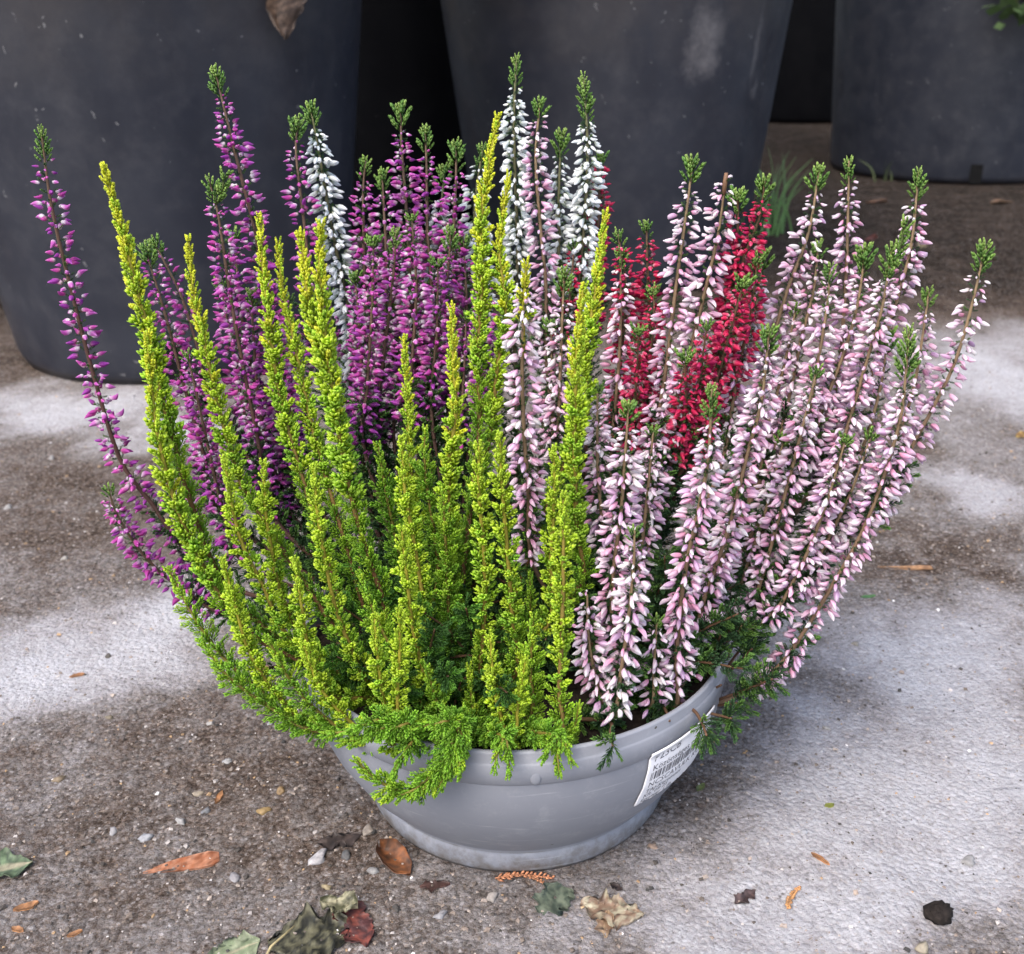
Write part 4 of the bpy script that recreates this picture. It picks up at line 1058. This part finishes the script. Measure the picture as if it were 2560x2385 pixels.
# ------------------------------------------------------------------ grass by the pots
def grass(vx, vy, blades, label, seed, hmin, hmax, col):
    p0 = on_ground(vx, vy); r_ = np.random.default_rng(seed)
    root = empty('grass_tuft', tuple(p0), label, 'grass', 'grass tufts at the foot of the pots')
    for q in range(blades):
        a = r_.uniform(0, 6.28); L = r_.uniform(hmin, hmax); ln = r_.uniform(.15, .75)
        e = np.array([math.cos(a) * L * ln, math.sin(a) * L * ln * .6, L * (1 - .35 * ln)])
        b0 = np.array([r_.normal(0, .012), r_.normal(0, .008), -.004])
        p2, s2 = catmull([b0, b0 + np.array([e[0] * .3, e[1] * .3, e[2] * .62]), e + b0], .01)
        tt = np.gradient(p2, axis=0); sd2 = np.cross(tt, np.array([math.sin(a + 1), math.cos(a + 1), .2])); sd2 /= np.linalg.norm(sd2, axis=1)[:, None]
        w_ = .0022 * (1 - .92 * (s2 / s2[-1]) ** 2)[:, None]; kl = np.cross(sd2, tt); kl /= np.linalg.norm(kl, axis=1)[:, None]
        v = np.stack([p2 - sd2 * w_, p2 + kl * w_ * .4, p2 + sd2 * w_], 1).reshape(-1, 3); t = []
        for i in range(len(p2) - 1):
            for k2 in (0, 1):
                a_, b_ = i * 3 + k2, i * 3 + k2 + 1; t += [(a_, b_, b_ + 3), (a_, b_ + 3, a_ + 3)]
        obj('blade', mesh_np('blade', v, np.array(t), np.array(col) * r_.uniform(.7, 1.3)), M_TREE, root)
grass(1500, 455, 22, 'tuft of thin green grass growing at the foot of the scuffed pot', 3, .09, .24, (.19, .35, .13))
grass(1716, 352, 6, 'few short grass blades at the foot of the wide back pot', 5, .03, .08, (.12, .15, .07))
grass(1640, 322, 4, 'thin grass blades against the edge of the wide back pot', 8, .05, .13, (.09, .12, .045))

# ------------------------------------------------------------------ litter on the ground
def place(o, vx, vy, rot, sink=0.0):
    p = on_ground(vx, vy); o.location = (p[0], p[1], float(gh(p[0], p[1])) - sink); o.rotation_euler = (0, 0, rot)
def blade_leaf(L, Wd, col, seed, curl=.15, prof=None, veins=False, n=22, mm=9, thick=.0006, col2=None, ragged=0.0, fold=0.0):
    """thin leaf lying along +X, with thickness, curl and uneven edge"""
    r_ = np.random.default_rng(seed); prof = prof or [(0, .1), (.25, .9), (.5, 1), (.8, .75), (1, .05)]
    V = []; K = []
    off1 = r_.uniform(0, 50)
    for lay in (1, 0):
        for i in range(n + 1):
            x = i / n; w_ = np.interp(x, [q[0] for q in prof], [q[1] for q in prof]) * Wd / 2
            for j in range(mm + 1):
                y = (j / mm * 2 - 1); e = 1 + ragged * (fnoise(np.array(x * 7 + off1), np.array(y * 3 + off1), 4) - .5) * 3 * abs(y)
                xx, yy = (x - .5) * L, y * w_ * e
                z = curl * Wd * (y * y) * (.6 + .4 * math.sin(x * 5 + off1)) + (float(fnoise(np.array(x * 4 + off1), np.array(y * 2), 3)) - .45) * Wd * (.12 + fold)
                z = max(z, 0) + .0006 + thick * lay
                V.append((xx, yy, z)); f = float(fnoise(np.array(xx * 420 + off1), np.array(yy * 420), 5)); f = min(1., max(0., (f - .47) * (2.2 + 2.2 * ragged) + .5))
                c = np.array(col); c = c * (1 - f) + np.array(col2 if col2 is not None else np.array(col) * .55) * f if True else c
                if abs(y) < .12 and veins: c = c * .5 + np.array([.45, .38, .26]) * .5
                K.append(c)
    T_ = []; N1 = (n + 1) * (mm + 1)
    for i in range(n):
        for j in range(mm):
            a = i * (mm + 1) + j; b_ = a + mm + 1
            T_ += [(a, b_, b_ + 1), (a, b_ + 1, a + 1), (N1 + a, N1 + b_ + 1, N1 + b_), (N1 + a, N1 + a + 1, N1 + b_ + 1)]
    for i in range(n):
        for j in (0, mm):
            a = i * (mm + 1) + j; b_ = a + mm + 1; T_ += [(a, N1 + a, N1 + b_), (a, N1 + b_, b_)] if j == mm else [(a, b_, N1 + b_), (a, N1 + b_, N1 + a)]
    return np.array(V), np.array(T_), np.array(K)
def leaf_thing(name, vx, vy, rot, lab_, cat, L, Wd, col, seed, group=None, sink=.0008, **kw):
    if name != 'stalk_leaf' and cat != 'bark' and vy > 600: L, Wd = L * 1.42, Wd * 1.42
    v, t, c = blade_leaf(L, Wd, col, seed, **kw)
    o = obj(name, mesh_np(name, v, t, c), M_LEAF); place(o, vx, vy, rot, sink); return tag(o, lab_, cat, group)
leaf_thing('seed_wing', 352, 1677, .30, 'long flat orange brown seed wing lying on the brown grit', 'seed wing', .0275, .0085, (.40, .20, .12), 1, curl=.05, prof=[(0, .08), (.2, .45), (.45, .8), (.7, 1), (.9, .95), (1, .5)], col2=(.20, .06, .02))
leaf_thing('curled_leaf', 766, 1674, -.85, 'dark brown curled dead leaf beside the foot of the bowl', 'leaf', .0195, .0105, (.20, .07, .022), 2, curl=.42, col2=(.045, .022, .012))
leaf_thing('stalk_leaf', 600, 1822, .25, 'large rotting olive and pale mottled leaf with a yellowish stalk', 'leaf', .039, .030, (.10, .094, .055), 3, curl=.06, ragged=.7, fold=.05, n=34, mm=22, col2=(.012, .012, .008), prof=[(0, .35), (.2, .9), (.5, 1), (.8, .8), (1, .35)])
o = bpy.data.objects['stalk_leaf']
v, t = tube([(-.026, -.018, .003), (-.018, -.006, .0065), (-.006, .003, .0075)], [.0008, .0007, .0005], 6)
obj('stalk', mesh_np('stalk', v, t, np.array([.38, .31, .16])), M_LEAF, o)
leaf_thing('leaf_scrap', 660, 1775, -.2, 'pale cream and olive crumpled scrap on the rotting leaf', 'leaf', .014, .010, (.27, .25, .16), 4, sink=-.004, curl=.25, ragged=.9, fold=.25, n=26, mm=16, col2=(.06, .06, .03))
leaf_thing('red_leaf', 692, 1800, -1.1, 'small reddish brown lobed leaf beside the rotting leaf', 'leaf', .0215, .0120, (.17, .045, .032), 5, curl=.16, ragged=.9, n=26, mm=14, col2=(.05, .018, .018), prof=[(0, .5), (.18, 1), (.34, .55), (.55, 1), (.8, .7), (1, .1)])
leaf_thing('pale_leaf', 455, 1848, .5, 'pale grey green lobed leaf under the stalk at the picture edge', 'leaf', .018, .014, (.20, .22, .14), 6, curl=.10, ragged=.7, n=24, mm=14, veins=True, col2=(.13, .16, .09))
leaf_thing('green_leaf', 10, 1695, .3, 'dull green leaf with a pale midrib on the gritty ground', 'leaf', .020, .015, (.12, .17, .09), 7, curl=.14, ragged=.5, veins=True, col2=(.05, .07, .04))
leaf_thing('mossy_leaf', 1075, 1752, 1.0, 'grey green leaf fragment in front of the bowl', 'leaf', .0155, .0135, (.115, .135, .095), 8, curl=.08, ragged=.6, n=22, mm=14, col2=(.04, .055, .04), prof=[(0, .3), (.2, .8), (.5, 1), (.8, .95), (1, .5)])
leaf_thing('dry_leaf', 1188, 1768, -.25, 'crumpled pale dry leaf curled like an arch on the concrete', 'leaf', .0225, .0130, (.34, .31, .22), 9, curl=.20, ragged=.9, fold=.22, n=30, mm=16, col2=(.17, .11, .075))
leaf_thing('dry_leaf', 1178, 1800, 1.45, 'brown crumpled end piece below the pale dry leaf', 'leaf', .0115, .0055, (.34, .24, .15), 10, curl=.3, ragged=.8, fold=.2, col2=(.18, .11, .07))
leaf_thing('bark_flake', 1447, 1741, .65, 'dark purplish brown bark flake on the pale concrete', 'bark', .0155, .0060, (.10, .065, .060), 11, curl=.2, ragged=1.0, fold=.2, col2=(.035, .022, .022))
leaf_thing('bark_flake', 1196, 1722, -.6, 'tiny dark brown bark flake above the pale dry leaf', 'bark', .0075, .0042, (.05, .035, .032), 12, curl=.2, ragged=1.0, fold=.2)
leaf_thing('bark_flake', 660, 1628, .25, 'flat dark brown crust of mud near the foot of the bowl', 'mud', .0175, .0090, (.055, .040, .034), 13, curl=.05, ragged=1.0, fold=.12)
leaf_thing('bark_flake', 845, 1722, .1, 'reddish dark leaf scrap below the curled leaf by the bowl', 'leaf', .0110, .0055, (.075, .035, .028), 14, curl=.1, ragged=1.0, fold=.15)
leaf_thing('wood_chip', 1757, 1101, -.10, 'long thin tan wood sliver lying right of the pink heather', 'wood chip', .0300, .0045, (.38, .22, .11), 15, curl=.25, col2=(.20, .10, .045), prof=[(0, .2), (.3, .7), (.7, 1), (.95, .9), (1, .6)])
leaf_thing('leaf_scrap', 1685, 1159, .15, 'tiny bright green leaf on the concrete by the pink heather', 'leaf', .0085, .0026, (.09, .22, .07), 16, curl=.1)
leaf_thing('leaf_scrap', 1985, 848, .4, 'small yellow brown leaf on the pale concrete patch', 'leaf', .0120, .0075, (.42, .30, .09), 17, curl=.3, col2=(.12, .06, .02))
leaf_thing('leaf_scrap', 1360, 1530, .9, 'tiny olive green scrap below the price label', 'leaf', .0060, .0028, (.14, .17, .05), 18, curl=.2)
leaf_thing('leaf_scrap', 1610, 1567, .2, 'tiny yellow green scrap on the concrete right of the bowl', 'leaf', .0042, .0026, (.22, .24, .04), 19, curl=.2)
CH = [(150, 1312, .4, .0070, .0024, 'small orange wood chip on the pale patch left of the bowl'), (425, 1545, 1.45, .0078, .0026, 'short upright orange brown wood chip in the brown grit'),
      (52, 1765, .5, .0085, .0036, 'splintered orange chip near the green leaf'), (145, 1813, .5, .0052, .0022, 'tiny bright orange chip on the brown grit'), (35, 1808, -.3, .0050, .0024, 'pale tan chip beside the splintered chip'),
      (1592, 1673, -.9, .0082, .0020, 'thin golden brown twig piece on the pale concrete'), (512, 1300, .2, .0050, .0022, 'small orange brown chip behind the brown grit'), (870, 1590, .3, .004, .002, 'tiny orange chip left of the bowl foot')]
for i, (vx, vy, ro, L, w_, lb) in enumerate(CH):
    leaf_thing('wood_chip', vx, vy, ro, lb, 'wood chip', L, w_, (.36, .17, .07), 30 + i, curl=.15, thick=.0010, n=10, mm=4, ragged=.4, group='wood chips scattered round the bowl')
for i, (vx, vy, L, w_, c, lb) in enumerate([(1700, 395, .05, .018, (.14, .07, .04), 'brown dead leaf on the mud near the wide back pot'), (1945, 395, .06, .02, (.20, .12, .07), 'tan dead leaf at the foot of the wide back pot'), (1985, 355, .05, .025, (.30, .15, .06), 'orange dead leaf near the drainage slot'),
                                          (1690, 465, .05, .02, (.13, .045, .035), 'reddish dead leaf on the mud behind the pink heather'), (1790, 478, .055, .02, (.22, .18, .11), 'pale dead leaf on the mud behind the pink heather'), (1925, 500, .05, .02, (.07, .07, .04), 'dark olive dead leaf on the mud')]):
    leaf_thing('dead_leaf', vx, vy, .3 * i, lb, 'leaf', L, w_, c, 60 + i, curl=.35, ragged=.4, group='dead leaves on the mud behind')
# dead leaf hanging over the rim area of the left pot
v, t, c = blade_leaf(.085, .075, (.13, .085, .06), 90, curl=.3, ragged=.3, col2=(.04, .025, .018), prof=[(0, .9), (.4, .8), (.75, .45), (1, .03)])
o = obj('dry_brown_leaf', mesh_np('dry_brown_leaf', v, t, c), M_LEAF)
p = at_y(545, -6, 1.262); o.location = tuple(p); o.rotation_euler = (math.radians(-8), math.radians(90), math.radians(78))
tag(o, 'pointed dry brown leaf stuck to the wall of the left black pot', 'leaf')

def thuja(vx, vy, rot, L, lab_, n_, col, seed):
    L *= 1.4
    r_ = np.random.default_rng(seed); s1 = Soup()
    pth = np.array([(x * L - L / 2, .06 * L * math.sin(x * 4), .0012) for x in np.linspace(0, 1, 14)]); v, t = tube(pth, np.full(14, .00055), 5); s1.add(v, t, np.array(col) * .8)
    for i in range(n_):
        x = i / n_; p = np.array([x * L - L / 2, .06 * L * math.sin(x * 4), .0014]); sd2 = 1 if i % 2 else -1
        d = np.array([.75, sd2 * .6, r_.uniform(0, .3)]); d /= np.linalg.norm(d); ln = L * .17 * r_.uniform(.6, 1.3) * (1 - .5 * x)
        v, t = octa(p, p + d * ln, np.cross(d, [0, 0, 1.]), np.array([0, 0, 1.]), .0009, .0007); s1.add(v, t, np.array(col) * r_.uniform(.7, 1.25))
    o = obj('dead_conifer_sprig', s1.mesh('dead_conifer_sprig'), M_LEAF); place(o, vx, vy, rot, .0004)
    return tag(o, lab_, 'sprig', 'dead conifer sprigs on the ground')
thuja(1018, 1706, .02, .0215, 'orange dead conifer sprig tucked against the foot of the bowl', 26, (.46, .20, .10), 1)
thuja(1048, 1716, -.6, .0090, 'short side piece of orange conifer sprig before the bowl', 12, (.40, .18, .09), 4)
thuja(1540, 1744, 1.0, .0125, 'small orange dead conifer sprig on the pale concrete', 22, (.46, .24, .10), 2)

def stone_mesh(rx, ry, rz, seed, col, seg=9, rings=6, rough=.18):
    r_ = np.random.default_rng(seed); v, t = ellipsoid(1, 1, 1, seg, rings)
    d = 1 + r_.normal(0, rough * .5, len(v)) + rough * np.sin(v[:, 0] * 3 + seed) * np.cos(v[:, 1] * 2.3 + seed)
    v = v * d[:, None] * np.array([rx, ry, rz]); c = np.asarray(col) * r_.uniform(.85, 1.12, (len(v), 1)); return v, t, c
# soil crumb
v, t, c = stone_mesh(.0068, .0062, .0045, 3, (.018, .014, .012), 18, 12, .22)
o = obj('soil_clump', mesh_np('soil_clump', v, t, c), M_SOIL); place(o, 1820, 1780, .3, -.0022); tag(o, 'round black clump of soil on the pale concrete', 'soil clump')
PEB = [(618, 1664, .0055, .0032, (.66, .64, .66), 'largest white pebble, left of the curled leaf'), (283, 1628, .0035, .0022, (.50, .52, .56), 'pale blue grey stone flake in the grit'), (220, 1617, .0030, .0019, (.55, .54, .55), 'greyish white pebble left of the stone flake'),
       (513, 1577, .0036, .0023, (.50, .33, .12), 'ochre yellow pebble in the brown grit'), (546, 1541, .0030, .0022, (.40, .25, .10), 'brownish yellow pebble above the ochre one'), (400, 1570, .0028, .0019, (.24, .26, .29), 'blue grey pebble beside the upright wood chip'),
       (385, 1537, .0026, .0018, (.55, .46, .34), 'cream pebble above the blue grey one'), (672, 1662, .0030, .0022, (.10, .11, .12), 'dark slate pebble right of the large white one'), (725, 1692, .0030, .0020, (.40, .40, .40), 'grey pebble left of the curled leaf'),
       (715, 1614, .0034, .0025, (.42, .36, .30), 'angular tan stone near the foot of the bowl'), (440, 1477, .0026, .0020, (.58, .58, .58), 'whitish pebble behind the ochre one'), (408, 1405, .0022, .0015, (.62, .60, .58), 'small white pebble far left of the bowl rim'),
       (525, 1406, .0022, .0016, (.60, .62, .66), 'small bluish white pebble left of the drooping shoot'), (350, 1592, .0030, .0018, (.56, .55, .54), 'white flat stone between stone flake and seed wing'), (212, 1395, .0025, .0018, (.30, .25, .17), 'olive tan pebble on the left grit'),
       (115, 1512, .0030, .0020, (.34, .25, .15), 'brown tan pebble on the left grit'), (455, 1700, .0028, .0022, (.38, .37, .40), 'grey round pebble under the seed wing'), (635, 1725, .0028, .0014, (.50, .40, .22), 'straw coloured flat pebble below the large white one'),
       (1310, 1380, .0022, .0016, (.55, .50, .40), 'cream pebble under the leafy branch'), (1400, 1410, .0030, .0020, (.42, .36, .28), 'tan snail-like pebble right of the price label'), (1605, 1415, .0025, .0015, (.60, .58, .55), 'white chip on the dark patch'),
       (1660, 1252, .0024, .0020, (.55, .50, .42), 'cream stone chip under the wood sliver'), (1268, 1645, .0022, .0016, (.50, .35, .26), 'pinkish pebble right of the bowl foot'), (1790, 1845, .0035, .0025, (.48, .42, .30), 'yellowish pebble below the black clump'),
       (1560, 1620, .0022, .0016, (.55, .57, .62), 'bluish chip set in the pale concrete'), (1880, 1670, .0035, .0025, (.50, .50, .50), 'light grey stone set in the pale concrete'), (955, 1745, .0032, .0024, (.55, .50, .46), 'pale pebble in front of the bowl'),
       (770, 1765, .0022, .0016, (.05, .05, .05), 'black pebble right of the red leaf'), (855, 1780, .0030, .0020, (.45, .45, .48), 'grey white pebble before the bowl'), (100, 890, .0045, .0022, (.58, .56, .54), 'white chip on the dark ground behind at left'),
       (15, 985, .0040, .0030, (.55, .54, .52), 'pale stone on the dark grit at far left'), (125, 1085, .0030, .0026, (.55, .52, .47), 'cream stone on the dark grit at left'), (210, 1275, .0022, .0018, (.08, .07, .06), 'dark crumb on the pale left patch')]
for i, (vx, vy, a, b_, c, lb) in enumerate(PEB):
    a, b_ = a * 1.1, b_ * 1.1
    v, t, k2 = stone_mesh(a, b_, min(a, b_) * .7, 40 + i, np.array(c) * .42 + np.array([.03, .025, .02]), 11, 7, .30)
    o = obj('pebble', mesh_np('pebble', v, t, k2), M_STONE); place(o, vx, vy, random.uniform(0, 3), -min(a, b_) * .1); tag(o, lb, 'pebble', 'pebbles scattered round the bowl')
# unnamed loose grit: sand grains and crumbs nobody could count
N = 60000
gxs = rng.uniform(-.62, .62, N * 3); gys = .27 + (rng.random(N * 3) ** 1.5) * 1.25
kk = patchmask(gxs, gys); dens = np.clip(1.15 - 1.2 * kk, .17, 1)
keep = (rng.random(N * 3) < dens) & (np.hypot(gxs - POT[0], gys - POT[1]) > .090)
gxs, gys, kk = gxs[keep][:N], gys[keep][:N], kk[keep][:N]; N = len(gxs)
size = np.clip(np.exp(rng.normal(-7.5, .50, N)), .00018, .0020)
ov = np.array([(1, 0, 0), (-.5, .8, 0), (-.5, -.8, 0), (.5, .5, .75), (-.7, 0, .8), (.4, -.6, .7), (0, 0, -.6)])
ot = np.array([(0, 1, 3), (1, 4, 3), (1, 2, 4), (2, 5, 4), (2, 0, 5), (0, 3, 5), (3, 4, 5), (0, 6, 1), (1, 6, 2), (2, 6, 0)])
an = rng.uniform(0, 6.28, N); ca, sa = np.cos(an), np.sin(an)
jv = ov[None] * rng.uniform(.65, 1.35, (N, 7, 3)) * size[:, None, None] * np.array([1.1, 1, .75])
gv = np.stack([jv[..., 0] * ca[:, None] - jv[..., 1] * sa[:, None] + gxs[:, None], jv[..., 0] * sa[:, None] + jv[..., 1] * ca[:, None] + gys[:, None], jv[..., 2] + (gh(gxs, gys) * np.clip(1.6 - gys, 0, 1) * np.clip(1.2 - abs(gxs), 0, 1))[:, None] + size[:, None] * .15], -1)
pal = np.array([(.05, .042, .036), (.10, .08, .065), (.17, .135, .11), (.24, .20, .17), (.34, .31, .29), (.50, .48, .47), (.30, .20, .11), (.03, .028, .026)])
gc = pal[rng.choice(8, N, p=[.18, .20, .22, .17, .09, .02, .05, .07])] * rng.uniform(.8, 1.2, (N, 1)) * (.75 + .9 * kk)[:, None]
obj('grit', mesh_np('grit', gv.reshape(-1, 3), (ot[None] + (np.arange(N) * 7)[:, None, None]).reshape(-1, 3), np.repeat(gc, 7, 0), smooth=False), M_GRIT, kind='stuff')
bpy.data.objects['grit']['label'] = 'loose sand grains and crumbs strewn over the concrete'
bpy.context.view_layer.update()
